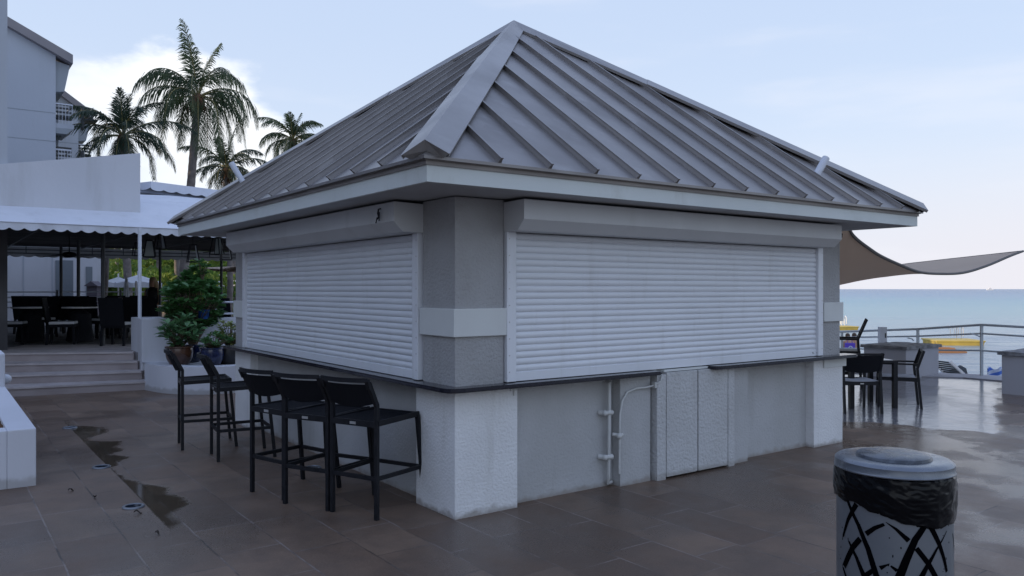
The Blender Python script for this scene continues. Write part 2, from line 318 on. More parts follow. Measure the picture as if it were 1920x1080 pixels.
# paving: 0.42 m courses along the kiosk grid (object coordinates = kiosk frame)
def paving_mat(wet=0):
    m = bpy.data.materials.new('wet_paving' if wet else 'brown_paving'); m.use_nodes = True; t = m.node_tree; b = t.nodes['Principled BSDF']
    co = N('ShaderNodeTexCoord', t)
    mp_ = N('ShaderNodeMapping', t); mp_.inputs['Rotation'].default_value = (0, 0, R(90)); mp_.inputs['Location'].default_value = (0, .0, 0); L(co.outputs['Object'], mp_.inputs[0], t)
    wob = N('ShaderNodeTexNoise', t); wob.inputs['Scale'].default_value = 6; L(co.outputs['Object'], wob.inputs[0], t)
    ad = N('ShaderNodeVectorMath', t, operation='MULTIPLY_ADD'); L(wob.outputs['Color'], ad.inputs[0], t); ad.inputs[1].default_value = (.008, .008, 0); L(mp_.outputs[0], ad.inputs[2], t)
    br = N('ShaderNodeTexBrick', t, offset=.37, offset_frequency=2, squash=1.35, squash_frequency=3); L(ad.outputs[0], br.inputs[0], t)
    br.inputs['Scale'].default_value = 1; br.inputs['Brick Width'].default_value = .62; br.inputs['Row Height'].default_value = .42
    br.inputs['Mortar Size'].default_value = .006; br.inputs['Mortar Smooth'].default_value = .15; br.inputs['Bias'].default_value = 0
    br.inputs['Color1'].default_value = (.0, .0, .0, 1); br.inputs['Color2'].default_value = (1, 1, 1, 1); br.inputs['Mortar'].default_value = (.5, .5, .5, 1)
    def nz(s, d=6, rg=.6):
        n = N('ShaderNodeTexNoise', t); n.inputs['Scale'].default_value = s; n.inputs['Detail'].default_value = d; n.inputs['Roughness'].default_value = rg; L(co.outputs['Object'], n.inputs[0], t); return n.outputs[0]
    big, mid, fine, jn = nz(.55), nz(3.2, 8), nz(70, 6), nz(1.7, 5)
    tile = mixc(br.outputs['Color'], (.112, .070, .047), (.200, .136, .095), t)
    c = mixc(mth('MULTIPLY', mrange(mid, .35, .7, 0, 1, t), .55, nt_=t), tile, (.088, .063, .050), t)
    c = mixc(mth('MULTIPLY', mrange(fine, .45, .75, 0, 1, t), .5, nt_=t), c, (.27, .20, .155), t)
    c = mixc(mrange(big, .45, .62, 0, .45, t), c, (.072, .053, .044), t)
    jc = mixc(mrange(jn, .42, .58, 0, 1, t), (.035, .028, .025), (.24, .20, .18), t)
    c = mixc(mth('MULTIPLY', br.outputs['Fac'], mrange(nz(1.9, 3), .38, .54, .3, .85, t), nt_=t), c, jc, t)
    s_ = N('ShaderNodeSeparateXYZ', t); L(co.outputs['Object'], s_.inputs[0], t)
    M_ = lambda op, a, b_=None: mth(op, a, b_, nt_=t)
    av, bv_ = s_.outputs[0], s_.outputs[1]; e_n = nz(5, 6)
    wn = N('ShaderNodeTexNoise', t, noise_dimensions='1D'); wn.inputs['W'].default_value = 0; wn.inputs['Scale'].default_value = .8; wn.inputs['Detail'].default_value = 2; L(M_('ADD', bv_, 3.7), wn.inputs['W'], t)
    wd_ = M_('MULTIPLY', mrange(wn.outputs[0], .34, .68, .03, .36, t), mrange(M_('ADD', bv_, M_('MULTIPLY', e_n, .6)), 1.3, 1.9, .25, 1, t))
    da = M_('ADD', av, 1.80); right_ = M_('SUBTRACT', wd_, M_('ADD', da, M_('MULTIPLY', M_('SUBTRACT', e_n, .5), .22)))
    damp = M_('MULTIPLY', mrange(da, -.012, .012, 0, 1, t), mrange(right_, -.05, .07, 0, 1, t))
    damp = M_('MULTIPLY', damp, M_('MULTIPLY', mrange(bv_, .9, 1.2, 0, 1, t), mrange(bv_, 7.2, 6.2, 0, 1, t)))
    ge = N('ShaderNodeNewGeometry', t); w_ = N('ShaderNodeSeparateXYZ', t); L(ge.outputs['Position'], w_.inputs[0], t); wx, wy = w_.outputs[0], w_.outputs[1]
    ed = M_('MULTIPLY', M_('SUBTRACT', nz(1.6, 7), .5), 1.1)
    d1 = M_('ADD', M_('ADD', M_('SUBTRACT', wy, 10.62), M_('MULTIPLY', M_('SUBTRACT', wx, 4.4), .72)), ed)
    d2 = M_('ADD', M_('SUBTRACT', M_('ADD', M_('MULTIPLY', M_('SUBTRACT', wy, 9.9), .60), 6.05), wx), M_('MULTIPLY', ed, .45))
    pool = M_('MULTIPLY', mrange(d1, -.05, .05, 0, 1, t), mrange(d2, -.05, .06, 0, 1, t)); pool = M_('MULTIPLY', pool, mrange(wx, 1.5, 3.0, 0, 1, t))
    c = mixc(M_('MULTIPLY', damp, .62), c, (.055, .048, .032), t)
    c = mixc(pool, c, mixc(mrange(nz(1.3, 7), .35, .65, 0, 1, t), (.23, .225, .235), (.16, .155, .165), t), t)
    L(c, b.inputs['Base Color'], t)
    rr = mrange(big, .40, .62, .56, .30, t)
    wetx = mrange(mth('SUBTRACT', s_.outputs[0], mth('MULTIPLY', s_.outputs[1], .9, nt_=t), nt_=t), 2.6, 7.5, 0, 1, t)    # spray-wet towards the sea rail
    patch = mrange(nz(1.1, 4), .47, .56, 0, 1, t)
    rr = mth('SUBTRACT', rr, mth('MULTIPLY', wetx, mth('MULTIPLY_ADD', patch, .17, .06, nt_=t), nt_=t), nt_=t)
    rr = mth('ADD', rr, mth('MULTIPLY', mth('SUBTRACT', fine, .5, nt_=t), .5, nt_=t), nt_=t)
    rr = M_('MULTIPLY', rr, M_('SUBTRACT', 1, M_('MULTIPLY', damp, .85))); rr = mixf(pool, rr, mrange(nz(1.3, 7), .45, .62, .05, .2, t), t)
    L(mth('MAXIMUM', rr, .04, nt_=t), b.inputs['Roughness'], t); b.inputs['Specular IOR Level'].default_value = .5
    hh = mth('ADD', mth('MULTIPLY', br.outputs['Fac'], -1.4, nt_=t), mth('ADD', mth('MULTIPLY', fine, .55, nt_=t), mth('MULTIPLY', mid, .8, nt_=t), nt_=t), nt_=t)
    wetm = M_('MAXIMUM', pool, damp); hh = mixf(wetm, hh, M_('MULTIPLY', nz(7, 5), M_('MULTIPLY', pool, 1.8)), t)
    bp = N('ShaderNodeBump', t); bp.inputs['Strength'].default_value = .55; bp.inputs['Distance'].default_value = .006; L(hh, bp.inputs['Height'], t); L(bp.outputs[0], b.inputs['Normal'], t)
    return m
M['paving'] = paving_mat()
def film_mat(name, col, col2, rough, rip, dist):
    m = bpy.data.materials.new(name); m.use_nodes = True; t = m.node_tree; b = t.nodes['Principled BSDF']; co = N('ShaderNodeTexCoord', t)
    n = N('ShaderNodeTexNoise', t); n.inputs['Scale'].default_value = 1.3; n.inputs['Detail'].default_value = 7; L(co.outputs['Object'], n.inputs[0], t)
    L(mixc(mrange(n.outputs[0], .35, .65, 0, 1, t), col, col2, t), b.inputs['Base Color'], t)
    L(mrange(n.outputs[0], .42, .62, rough, rough+.16, t), b.inputs['Roughness'], t); b.inputs['IOR'].default_value = 1.4
    r = N('ShaderNodeTexNoise', t); r.inputs['Scale'].default_value = rip; r.inputs['Detail'].default_value = 5; L(co.outputs['Object'], r.inputs[0], t)
    bp = N('ShaderNodeBump', t); bp.inputs['Strength'].default_value = .5; bp.inputs['Distance'].default_value = dist; L(r.outputs[0], bp.inputs['Height'], t); L(bp.outputs[0], b.inputs['Normal'], t); return m
M['wetdeck'] = film_mat('wet_concrete', (.22, .22, .235), (.15, .15, .165), .05, 7, .012)
M['puddle'] = film_mat('puddle_water', (.075, .066, .045), (.045, .040, .030), .03, 3, .0004)

# ================================================================== SETTING
kf = (XC, YC, 0)
def place_k(o): o.location = kf; o.rotation_euler = (0, 0, KRZ); return o
def KL(x, y): return loc(x, y)
edge = [(9.55, 16.15), (8.4, 16.6), (7.3, 17.45), (5.6, 18.9), (5.2, 22), (10, 60), (-20, 400), (-900, 900), (-900, -300), (150, -300), (150, -130), (28, -9.3)]
m = MB(); kp = [KL(*p) for p in edge]; m.add([(a, b, 0) for a, b in kp], [tuple(range(len(kp)))])
o = place_k(m.build('ground', M['paving'])); tag(o, kind='structure')
if o.data.polygons[0].normal.z < 0: o.data.flip_normals()
m = MB()
for i in range(len(edge)):                                  # face of the deck down to the beach
    if i in (5, 6, 7, 8, 9): continue
    a, b = edge[i], edge[(i+1) % len(edge)]
    if i == 11: a, b = edge[11], edge[0]
    m.add([(*a, -.002), (*b, -.002), (*b, -1.6), (*a, -1.6)], [(0, 1, 2, 3)])
tag(m.build('deck_edge_wall', M['block'], fix=False), kind='structure')
# pale dry kerb strip along the sea edge
def strip(path, off, w_, z0, z1):
    mm = MB(); L_, R_ = [], []
    for i, p in enumerate(path):
        a = Vector(path[max(i-1, 0)]); b = Vector(path[min(i+1, len(path)-1)]); d = (b-a).normalized(); n = Vector((d.y, -d.x)); q = Vector(p)
        L_.append(q+n*off); R_.append(q+n*(off+w_))
    for i in range(len(path)-1): mm.slab([L_[i], L_[i+1], R_[i+1], R_[i]], z0, z1)
    return mm
kerbp = [(5.7, 18.78), (7.3, 17.42), (8.4, 16.57), (9.53, 16.1), (28, -9.3)]
tag(strip(kerbp, .0, .85, .001, .022).build('kerb_strip', M['block']), kind='structure')
# sea and beach
m = MB(); m.add([(-30000, -20, 0), (40000, -20, 0), (40000, 60000, 0), (-30000, 60000, 0)], [(0, 1, 2, 3)])
o = m.build('sea', M['sea'], fix=False); o.location = (0, 0, -1.8); tag(o, kind='structure')
m = MB(); m.add([(5, 17, -.95), (40, -20, -.95), (60, -5, -2.4), (14, 24, -2.4), (5.3, 26, -2.4)], [(0, 1, 2, 3, 4)])
tag(m.build('beach', M['sand']), kind='structure')
# wet concrete deck area by the rail, ragged edge against the brown paving
# steps and raised terrace
SL, SR = Vector(G(20, 744)), Vector(G(274, 731)); TL, TR = Vector(G(-4, 658.7, .6)), Vector(G(243, 657.5, .6))
SL = SL+(SL-SR)*.25; TL = TL+(TL-TR)*.25
m = MB(); ns = MB()
for k in range(4):
    a, b = SL.lerp(TL, k/4), SR.lerp(TR, k/4); back = Vector((-.3, 2.2)); z = .15*(k+1)
    m.slab([a, b, b+back, a+back], .15*k+(.001 if k else -.01), z-.031)
    d = Vector((0, -.02)); ns.slab([a+d, b+d, b+back-Vector((0, .004*k)), a+back-Vector((0, .004*k))], z-.03, z)
st = m.build('steps', M['step']); tag(st, kind='structure'); tag(ns.build('step_edge', M['nosing'], st))
m = MB(); far = [wld(-24, 24), wld(8, 24)]
m.slab([(TL.x-12, TL.y-2.5), (TL.x-.0, TL.y+.9), (TR.x, TR.y+.9), wld(-.2, 10.62), wld(6, 10.62), far[1], far[0]], .02, .592)
tag(m.build('terrace_floor', M['terr']), kind='structure')

# ================================================================== KIOSK
A, B = 5.22, 5.41
K = kthing('bar_kiosk', 'closed square beach bar kiosk with hipped metal roof and white roller shutters', 'kiosk')
def kb(name, mat_, fn, parent=None, **k):
    mm = MB(); fn(mm); o = mm.build(name, M[mat_], parent or K); return o
T = 1.009   # top of counter slab
# corner piers
for (a0, a1, b0, b1) in ((0, .59, 0, .60), (4.656, A, 0, .6), (0, .6, 4.80, B), (4.656, A, 4.80, B)):
    lo = MB(); lo.box(a0, a1, b0, b1, -.03, .972, .006); p_ = lo.build('lower_pier', M['stuccoL'], K)
for (a0, a1, b0, b1) in ((0, .457, 0, .49), (4.82, A-.05, 0, .4), (0, .4, 4.98, B-.01), (4.82, A-.05, 4.98, B-.01)):
    up = MB(); up.box(a0+.003, a1-.002, b0+.003, b1-.002, T-.02, 2.454, .005); u_ = up.build('upper_pier', M['stucco'], K)
    bd = MB(); e = .022
    bd.box(a0-(e if a0 == 0 else -.003), a1+(e+.01 if a1 > 5 else .018), b0-(e if b0 == 0 else -.003), b1+(e if b1 > 5 else .018), 1.385, 1.60, .006)
    bd.build('band', M['trim'], u_)
# lower walls: recessed panels behind the piers
def lw(mm):
    mm.box(.59, 4.656, .10, .25, -.03, .975); mm.box(.10, .25, .6, 4.8, -.03, .975)
    mm.box(.59, 4.656, B-.25, B-.1, -.03, .975); mm.box(A-.25, A-.1, .6, 4.8, -.03, .975)
kb('lower_wall', 'recess', lw)
kb('pilaster', 'recess', lambda mm: mm.box(1.72, 2.10, .0, .098, -.03, .972, .004))
kb('pilaster', 'recess', lambda mm: mm.box(3.235, 3.505, .0, .098, -.03, .975, .004))
kb('door_jamb', 'doortex', lambda mm: mm.box(2.135, 2.252, -.05, .098, -.02, .965, .004))
kb('door_jamb', 'doortex', lambda mm: mm.box(3.137, 3.232, -.05, .098, -.02, .985, .004))
kb('door_head', 'trim', lambda mm: mm.box(2.254, 3.135, -.025, .098, .985, 1.004))
for a0, a1, lb in ((2.262, 2.683, 0), (2.700, 3.128, 0)):
    kb('access_door', 'doortex', lambda mm: mm.box(a0, a1, -.05, .05, .018, .98, .005))
# upper infill behind the shutters (dark interior box top)
def inf(mm):
    mm.box(.46, 4.82, .06, .10, T-.03, 2.45); mm.box(.06, .10, .5, 4.97, T-.03, 2.45)
    mm.box(.46, 4.82, B-.1, B-.06, T-.03, 2.45); mm.box(A-.1, A-.06, .5, 4.97, T-.03, 2.45)
kb('inner_wall', 'housing', inf)
# shutters
def shutter(a0, a1, axis, side=0):
    """axis 'a': in plane b=side, running along a; 'b': in plane a=side"""
    rw = .09; z0, z1 = 1.012, 2.215; mm = MB(); pitch = .0530; prof = []
    z = z0+.075; prof += [(-.012, z0+.001), (-.012, z-.006), (.002, z-.001)]
    while z < z1-.02:
        for t in range(0, 9):
            q = t/8; prof.append((-.001-.0098*math.sin(math.pi*q)**.75, z+.003+q*(pitch-.006)))
        prof.append((.004, z+pitch)); z += pitch
    n = len(prof); vs = []; NS = 30
    for q in range(NS+1):
        e = a0+rw-.005+(a1-a0-2*rw+.01)*q/NS
        for k, (d, zz) in enumerate(prof):
            sl_i = int((zz-z0-.075)/pitch); dd = d+.012+.0022*noise.noise(Vector((e*1.3, sl_i*.9, side)))+.0025*noise.noise(Vector((e*.5, zz*1.5, 3)))
            zj = zz+(.0016*noise.noise(Vector((e*.8, sl_i*1.7, 8))) if 3 < k < n-2 else 0)
            vs.append((e, dd, zj) if axis == 'a' else (dd, e, zj))
    mm.add(vs, [(q*n+i, q*n+i+1, (q+1)*n+i+1, (q+1)*n+i) for q in range(NS) for i in range(n-1)], False)
    s_ = mm.build('roller_shutter', M['shutter'], K, fix=False)
    for e in (a0, a1-rw):
        r_ = MB()
        bx = (e, e+rw, -.028, .055) if axis == 'a' else (-.028, .055, e, e+rw)
        r_.box(*bx, z0+.001, z1-.004, .004); g_ = r_.build('guide_rail', M['shutter'], s_)
        for k in range(9):
            c = e+.022 if e == a0 else e+rw-.022; zz = z0+.08+k*.132
            if axis == 'a': r2 = ((c, -.028, zz), (c, -.031, zz))
            else: r2 = ((-.028, c, zz), (-.031, c, zz))
            g_mb.tube(r2, .0055, 8)
    return s_
g_mb = MB()
shR = shutter(.468, 4.79, 'a'); shL = shutter(.525, 5.03, 'b')
tag(g_mb.build('rail_screws', M['plate'], shR), kind='stuff')
for axis, a0, a1 in (('a', .459, 4.775), ('b', .488, 4.92)):
    prof = [(.05, 2.436), (-.262, 2.442), (-.262, 2.288), (-.178, 2.205), (.05, 2.205)]
    mm = MB()
    if axis == 'a': mm.prism([(a0, d, z) for d, z in prof], (a1-a0, 0, 0))
    else: mm.prism([(d, a0, z) for d, z in prof], (0, a1-a0, 0))
    h_ = mm.build('shutter_housing', M['housing'], shR if axis == 'a' else shL)
    bv = h_.modifiers.new('b', 'BEVEL'); bv.width = .004; bv.segments = 2
    # thin lap joint + end caps
mm = MB()   # small hooks / override eye on each housing
for c0 in ((-.268, .70), ):
    mm.tube([(c0[0], c0[1], 2.40), (c0[0]-.02, c0[1], 2.395), (c0[0]-.025, c0[1]+.004, 2.36), (c0[0]-.012, c0[1]+.012, 2.335), (c0[0]-.02, c0[1]+.03, 2.315)], .007, 6)
    mm.tube([(c0[0]-.02, c0[1]-.012, 2.37), (c0[0]-.022, c0[1]-.014, 2.30)], .006, 6); mm.tube([(c0[0]-.02, c0[1]+.026, 2.33), (c0[0]-.024, c0[1]+.04, 2.285), (c0[0]-.02, c0[1]+.05, 2.29)], .005, 6)
mm.build('hook', M['black'], shL)
mm = MB(); mm.tube([(4.775, -.2, 2.40), (4.80, -.21, 2.39), (4.80, -.21, 2.33), (4.82, -.22, 2.30)], .008, 6); mm.tube([(4.775, -.24, 2.36), (4.80, -.25, 2.35), (4.79, -.25, 2.31)], .007, 6); mm.build('hook', M['black'], shR)
# counters
def rc(pts, r, n=6):    # round the convex polygon corners listed as (x,y,round?)
    out = []
    for i, (x, y, f) in enumerate(pts):
        if not f: out.append((x, y)); continue
        p0 = Vector(pts[i-1][:2]); p = Vector((x, y)); p1 = Vector(pts[(i+1) % len(pts)][:2]); r_ = f if f is not True else r
        a = p+(p0-p).normalized()*r_; b = p+(p1-p).normalized()*r_
        for k in range(n+1):
            t = k/n; out.append(tuple((1-t)**2*a+2*t*(1-t)*p+t*t*b))
    return out
def counter(pts, parent=None):
    q = rc(pts, .12); mm = MB(); c = Vector((sum(p[0] for p in q)/len(q), sum(p[1] for p in q)/len(q)))
    bm = bmesh.new(); vs = [bm.verts.new((x, y, .974)) for x, y in q]; f = bm.faces.new(vs)
    e = bmesh.ops.extrude_face_region(bm, geom=[f]); bmesh.ops.translate(bm, verts=[v_ for v_ in e['geom'] if isinstance(v_, bmesh.types.BMVert)], vec=(0, 0, .034))
    hz = [ed for ed in bm.edges if abs(ed.verts[0].co.z-ed.verts[1].co.z) < 1e-4]
    bmesh.ops.bevel(bm, geom=hz, offset=.009, segments=2, affect='EDGES'); bmesh.ops.recalc_face_normals(bm, faces=bm.faces)
    me = bpy.data.meshes.new('counter'); bm.to_mesh(me); bm.free(); me.materials.append(M['counter']); o = bpy.data.objects.new('counter', me); C.objects.link(o); o.parent = K; return o
counter([(-.13, -.13, .14), (2.13, -.13, .03), (2.13, .05, 0), (.05, .05, 0), (.05, B+.14, 0), (-.13, B+.14, .04)])
counter([(2.86, -.13, .10), (5.34, -.13, .05), (5.34, .06, 0), (2.86, .06, 0)])
kb('counter_bracket', 'trim', lambda mm: mm.box(4.83, 5.27, -.016, -.002, .87, .965, .002))
kb('counter_bracket', 'pipe', lambda mm: (mm.box(.545, .555, -.012, -.001, .90, .972), mm.box(.515, .575, -.012, -.001, .94, .955)))
# pipework in the recess
def pipe(mm):
    mm.tube([(1.655, .08, .93), (1.625, .04, .925), (1.625, .04, .50), (1.625, .045, .10), (1.64, .07, .03), (1.70, .09, .03)], .015, 10)
    for z in (.66, .27): mm.tube([(1.555, .098, z), (1.575, .045, z), (1.64, .035, z)], .022, 10); mm.ell((1.575, .04, z), .026); mm.ell((1.645, .035, z), .025)
kb('drain_pipe', 'pipe', pipe)
def hose(mm):
    mm.tube([(1.70, -.012, .12), (1.70, -.014, .45), (1.705, -.014, .64), (1.73, -.016, .76), (1.79, -.02, .835), (1.90, -.022, .86), (2.02, -.03, .862), (2.10, -.05, .875), (2.16, -.07, .91), (2.175, -.07, .97)], .009, 8)
    mm.tube([(1.66, .03, .465), (1.69, -.014, .462), (1.73, -.02, .46)], .017, 8); mm.ell((1.69, -.02, .455), .026); mm.box(2.085, 2.105, -.075, -.03, .855, .905)
kb('water_hose', 'pipe', hose)
mm = MB(); mm.box(4.655, 4.675, -.0295, -.028, 1.045, 1.05); mm.build('maker_mark', M['steel'], shR)
mm = MB(); mm.box(4.62, 4.65, -.0015, -.0005, 1.05, 1.056); mm.box(4.625, 4.66, -.0015, -.0005, 1.035, 1.04); mm.build('maker_mark', M['steel'], shR)
# eaves: fascia, soffit, drip edge
O = .58; a0, a1, b0, b1 = -O, 5.762, -O, 5.935; z0, z1 = 2.4564, 2.567
def ring(mm, x0, x1, y0, y1, t, z0, z1):
    mm.box(x0, x1, y0, y0+t, z0, z1); mm.box(x0, x1, y1-t, y1, z0, z1); mm.box(x0, x0+t, y0+t, y1-t, z0, z1); mm.box(x1-t, x1, y0+t, y1-t, z0, z1)
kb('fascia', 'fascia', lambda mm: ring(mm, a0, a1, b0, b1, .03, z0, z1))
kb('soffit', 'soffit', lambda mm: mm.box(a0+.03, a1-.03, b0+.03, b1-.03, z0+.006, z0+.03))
kb('drip_edge', 'drip', lambda mm: (ring(mm, a0-.012, a1+.012, b0-.012, b1+.012, .045, z1, z1+.028), ring(mm, a0-.026, a1+.026, b0-.026, b1+.026, .06, z1+.028, z1+.05)))
# roof
ra0, ra1, rb0, rb1, re = a0-.045, a1+.045, b0-.045, b1+.045, 2.622
AP = Vector((2.545, 2.72, 4.955))
c_ = [Vector((ra0, rb0, re)), Vector((ra1, rb0, re)), Vector((ra1, rb1, re)), Vector((ra0, rb1, re))]
mm = MB(); mm.add(c_+[AP]+[p-Vector((0, 0, .022)) for p in c_], [(0, 1, 4), (1, 2, 4), (2, 3, 4), (3, 0, 4), (5, 6, 1, 0), (6, 7, 2, 1), (7, 8, 3, 2), (8, 5, 0, 3), (8, 7, 6, 5)])
roof = mm.build('roof', M['roof'], K)
SH = .038
def seam_face(i, start, step, n):
    p, q = c_[i], c_[(i+1) % 4]; e = (q-p); L_ = e.length; e.normalize(); nrm = (q-p).cross(AP-p).normalized()
    if nrm.z < 0: nrm = -nrm
    up = nrm.cross(e).normalized()
    if up.z < 0: up = -up
    apx = (AP-p).dot(e); aph = (AP-p).dot(up); out = MB()
    for k in range(n):
        s_ = start+k*step
        if s_ < .12 or s_ > L_-.1: continue
        t = aph*(s_/apx if s_ < apx else (L_-s_)/(L_-apx)); b_ = p+e*s_; t = max(min(t-.05, aph-.34), .05)
        # tapered rib: wide foot, folded top, cut square at the eave
        def cs(o_, h): return [o_-e*.011, o_-e*.007+nrm*h, o_+e*.007+nrm*h, o_+e*.011]
        lo = [b_+up*.006-e*.016, b_-up*.006-e*.007+nrm*SH, b_-up*.006+e*.007+nrm*SH, b_+up*.006+e*.016]; hi = cs(b_+up*t, SH)
        out.add(lo+hi, [(0, 4, 5, 1), (1, 5, 6, 2), (2, 6, 7, 3), (0, 1, 2, 3), (7, 6, 5, 4)])
        q0, q1 = b_-up*.006, b_+up*t
        out.add([q0-e*.011+nrm*(SH-.004), q0+e*.011+nrm*(SH-.004), q0+e*.011+nrm*(SH+.006), q0-e*.011+nrm*(SH+.006), q1-e*.011+nrm*(SH-.004), q1+e*.011+nrm*(SH-.004), q1+e*.011+nrm*(SH+.006), q1-e*.011+nrm*(SH+.006)],
                [(0, 1, 2, 3), (7, 6, 5, 4), (0, 4, 5, 1), (1, 5, 6, 2), (2, 6, 7, 3), (3, 7, 4, 0)])
    out.build('standing_seams', M['roof'], roof)
seam_face(0, .602, .4465, 14); seam_face(3, 6.60-.605-.4535*13, .4535, 14)
seam_face(1, .5, .4535, 14); seam_face(2, .5, .4465, 14)
for i in range(4):      # hip caps: folded sheet carried on the seams
    p = c_[i]; d = (AP-p).normalized(); l_ = c_[(i-1) % 4]; r_ = c_[(i+1) % 4]
    n1_ = (r_-p).cross(AP-p).normalized(); n1_ = n1_ if n1_.z > 0 else -n1_; n2_ = (p-l_).cross(AP-p).normalized(); n2_ = n2_ if n2_.z > 0 else -n2_
    s1 = (n1_.cross(d)).normalized(); s1 = s1 if s1.dot(r_-p) > 0 else -s1; s2 = (n2_.cross(d)).normalized(); s2 = s2 if s2.dot(l_-p) > 0 else -s2
    W = .150; up = Vector((0, 0, 1)); mm = MB(); Ln = (AP-p).length
    def sec(t, l=0.):
        o_ = p+d*t; rz = o_+up*(.088+l)
        return [o_+s2*W+n2_*.012, o_+s2*W+n2_*(SH+.018+l), rz, o_+s1*W+n1_*(SH+.018+l), o_+s1*W+n1_*.012]
    st_ = .02 if i == 0 else 0.0
    for t0, t1, lf in ((st_, Ln*.655, .006), (Ln*.645, Ln-.0, 0.)):
        a_, b_ = sec(t0, lf), sec(t1, lf)
        if t1 > Ln-.1:
            b_ = [AP+up*.02, AP+up*.075, AP+up*.10, AP+up*.075, AP+up*.02]; 
            w_ = .2; b_ = [AP, AP-d*.02+s2*.125+n2_*.03, AP+up*.085, AP-d*.02+s1*.125+n1_*.03, AP]
        mm.add(a_[1:4]+b_[1:4], [(0, 1, 4, 3), (1, 2, 5, 4)])
        fl = .03
        mm.add([a_[1], b_[1], b_[1]-n2_*fl, a_[1]-n2_*fl], [(0, 1, 2, 3)]); mm.add([a_[3], b_[3], b_[3]-n1_*fl, a_[3]-n1_*fl], [(0, 1, 2, 3)])
        if t0 == st_: mm.add([a_[1], a_[2], p+d*(t0+.05)+up*.005, p+d*(t0+.05)+s2*W*.8], [(0, 1, 2, 3)]); mm.add([a_[2], a_[3], p+d*(t0+.05)+s1*W*.8, p+d*(t0+.05)+up*.005], [(0, 1, 2, 3)])
    h_ = mm.build('hip_cap', M['cap'], roof, fix=False); so = h_.modifiers.new('s', 'SOLIDIFY'); so.thickness = .004
# tubes on the eaves
def at_roof(i, s_, t_):
    p, q = c_[i], c_[(i+1) % 4]; return p+(q-p).normalized()*s_+(AP-(p+q)/2).normalized()*t_
mm = MB(); q = at_roof(0, 5.17, .62)+Vector((0, 0, .03)); mm.tube([q+Vector((-.03, 0, -.04)), q+Vector((.12, -.03, .17))], .04, 14); mm.build('sensor_tube', M['wpost'], roof)
q2 = MB(); q2.tube([q+Vector((-.04, 0, -.02)), q+Vector((.02, 0, .02))], .01, 6); q2.build('tube_bracket', M['black'], roof)
mm = MB(); q = at_roof(3, 6.6-5.62, .75)+Vector((0, 0, .03)); mm.tube([q, q+Vector((-.12, .10, .25))], .036, 14); mm.build('sensor_tube', M['wpost'], roof)

# ================================================================== BAR STOOLS
def sling(wd, ztop, zbot, y0, lean, bow, mat_, name='backrest', parent=None, curve=.05):
    mm = MB()
    def face(off):
        def f(i, j):
            x = (i-.5)*wd; c = 4*i*(1-i); zb = zbot-bow*c; z = zb+(ztop-zb)*j
            y = y0-lean*(z-zbot)/(ztop-zbot)-curve*c+off; return (x, y, z)
        return f
    mm.grid(face(0), 12, 8); mm.grid(face(-.014), 12, 8)
    for (i0, i1, j0, j1) in ((0, 1, 0, 0), (0, 1, 1, 1), (0, 0, 0, 1), (1, 1, 0, 1)):
        f0, f1 = face(0), face(-.014); n = 12
        mm.grid(lambda s_, t, f0=f0, f1=f1, i0=i0, i1=i1, j0=j0, j1=j1: (f0 if t < .5 else f1)(i0+(i1-i0)*s_, j0+(j1-j0)*s_), n, 1, False)
    return mm.build(name, M[mat_], parent)
def make_stool(label):
    t = thing('bar_stool', label, 'bar stool', (0, 0, 0), 0, 'black bar stools along the kiosk counter'); w_ = .225; wf = .235
    sling(.455, 1.035, .885, -.245, .075, .035, 'wicker', 'backrest', t)
    mm = MB(); pts = [((i/12-.5)*.46, -.245-.105-.05*4*(i/12)*(1-i/12), 1.068) for i in range(13)]
    for p, q in zip(pts, pts[1:]): mm.bar(p, q, .016, .034)
    mm.bar((-.225, -.32, 1.0), pts[0], .03); mm.bar((.225, -.32, 1.0), pts[-1], .03); mm.build('top_rail', M['black'], t)
    mm = MB()
    def seatf(i, j): return ((i-.5)*.46, -.235+.50*j, .745-.012*math.sin(math.pi*i)*math.sin(math.pi*j)**.5)
    mm.grid(seatf, 8, 8); mm.grid(lambda i, j: ((i-.5)*.46, -.235+.50*j, .722), 8, 8); mm.build('seat', M['wicker'], t, fix=False)
    mm = MB()
    for s_ in (-1, 1): mm.bar((s_*.235, -.235, .73), (s_*.235, .265, .742), .022, .04)
    mm.bar((-.225, -.24, .722), (.225, -.24, .722), .022, .045); mm.bar((-.235, .262, .735), (.235, .262, .735), .022, .04); mm.build('seat_frame', M['black'], t)
    mm = MB(); mm.box(-.03, .03, -.2535, -.251, .712, .732); mm.build('maker_plate', M['plate'], t)
    for s_ in (-1, 1):
        mm = MB(); mm.bar((s_*w_, -.235, 0), (s_*w_, -.235, .87), .03); mm.bar((s_*w_, -.235, .865), (s_*w_, -.33, 1.05), .03, .034); mm.build('leg', M['black'], t)
        mm = MB(); mm.bar((s_*(wf+.02), .32, 0), (s_*wf, .25, .735), .03); mm.build('leg', M['black'], t)
    mm = MB()
    for s_ in (-1, 1): mm.bar((s_*w_, -.235, .31), (s_*(wf+.01), .29, .31), .022, .03)
    mm.bar((-w_, -.235, .31), (w_, -.235, .31), .022, .03); mm.bar((-wf, .287, .31), (wf, .287, .31), .022, .03); mm.build('footrest', M['black'], t)
    return t
def stool_at(bl, br, face, label, first=None):
    a, b = Vector(bl), Vector(br); mid = (a+b)/2; rz = R(face-90); f = Vector((math.cos(R(face)), math.sin(R(face)))); c = mid+f*.235
    if first is None: t = make_stool(label); t.location = (c.x, c.y, 0); t.rotation_euler = (0, 0, rz); return t
    return copy_thing(first, (c.x, c.y, 0), rz, label)
ST = stool_at((-1.406, 6.253), (-1.028, 6.008), 59, 'black bar stool nearest the white corner pier, closest to the camera')
stool_at((-1.837, 6.47), (-1.463, 6.283), 62, 'black bar stool in the middle of the close row of three', ST)
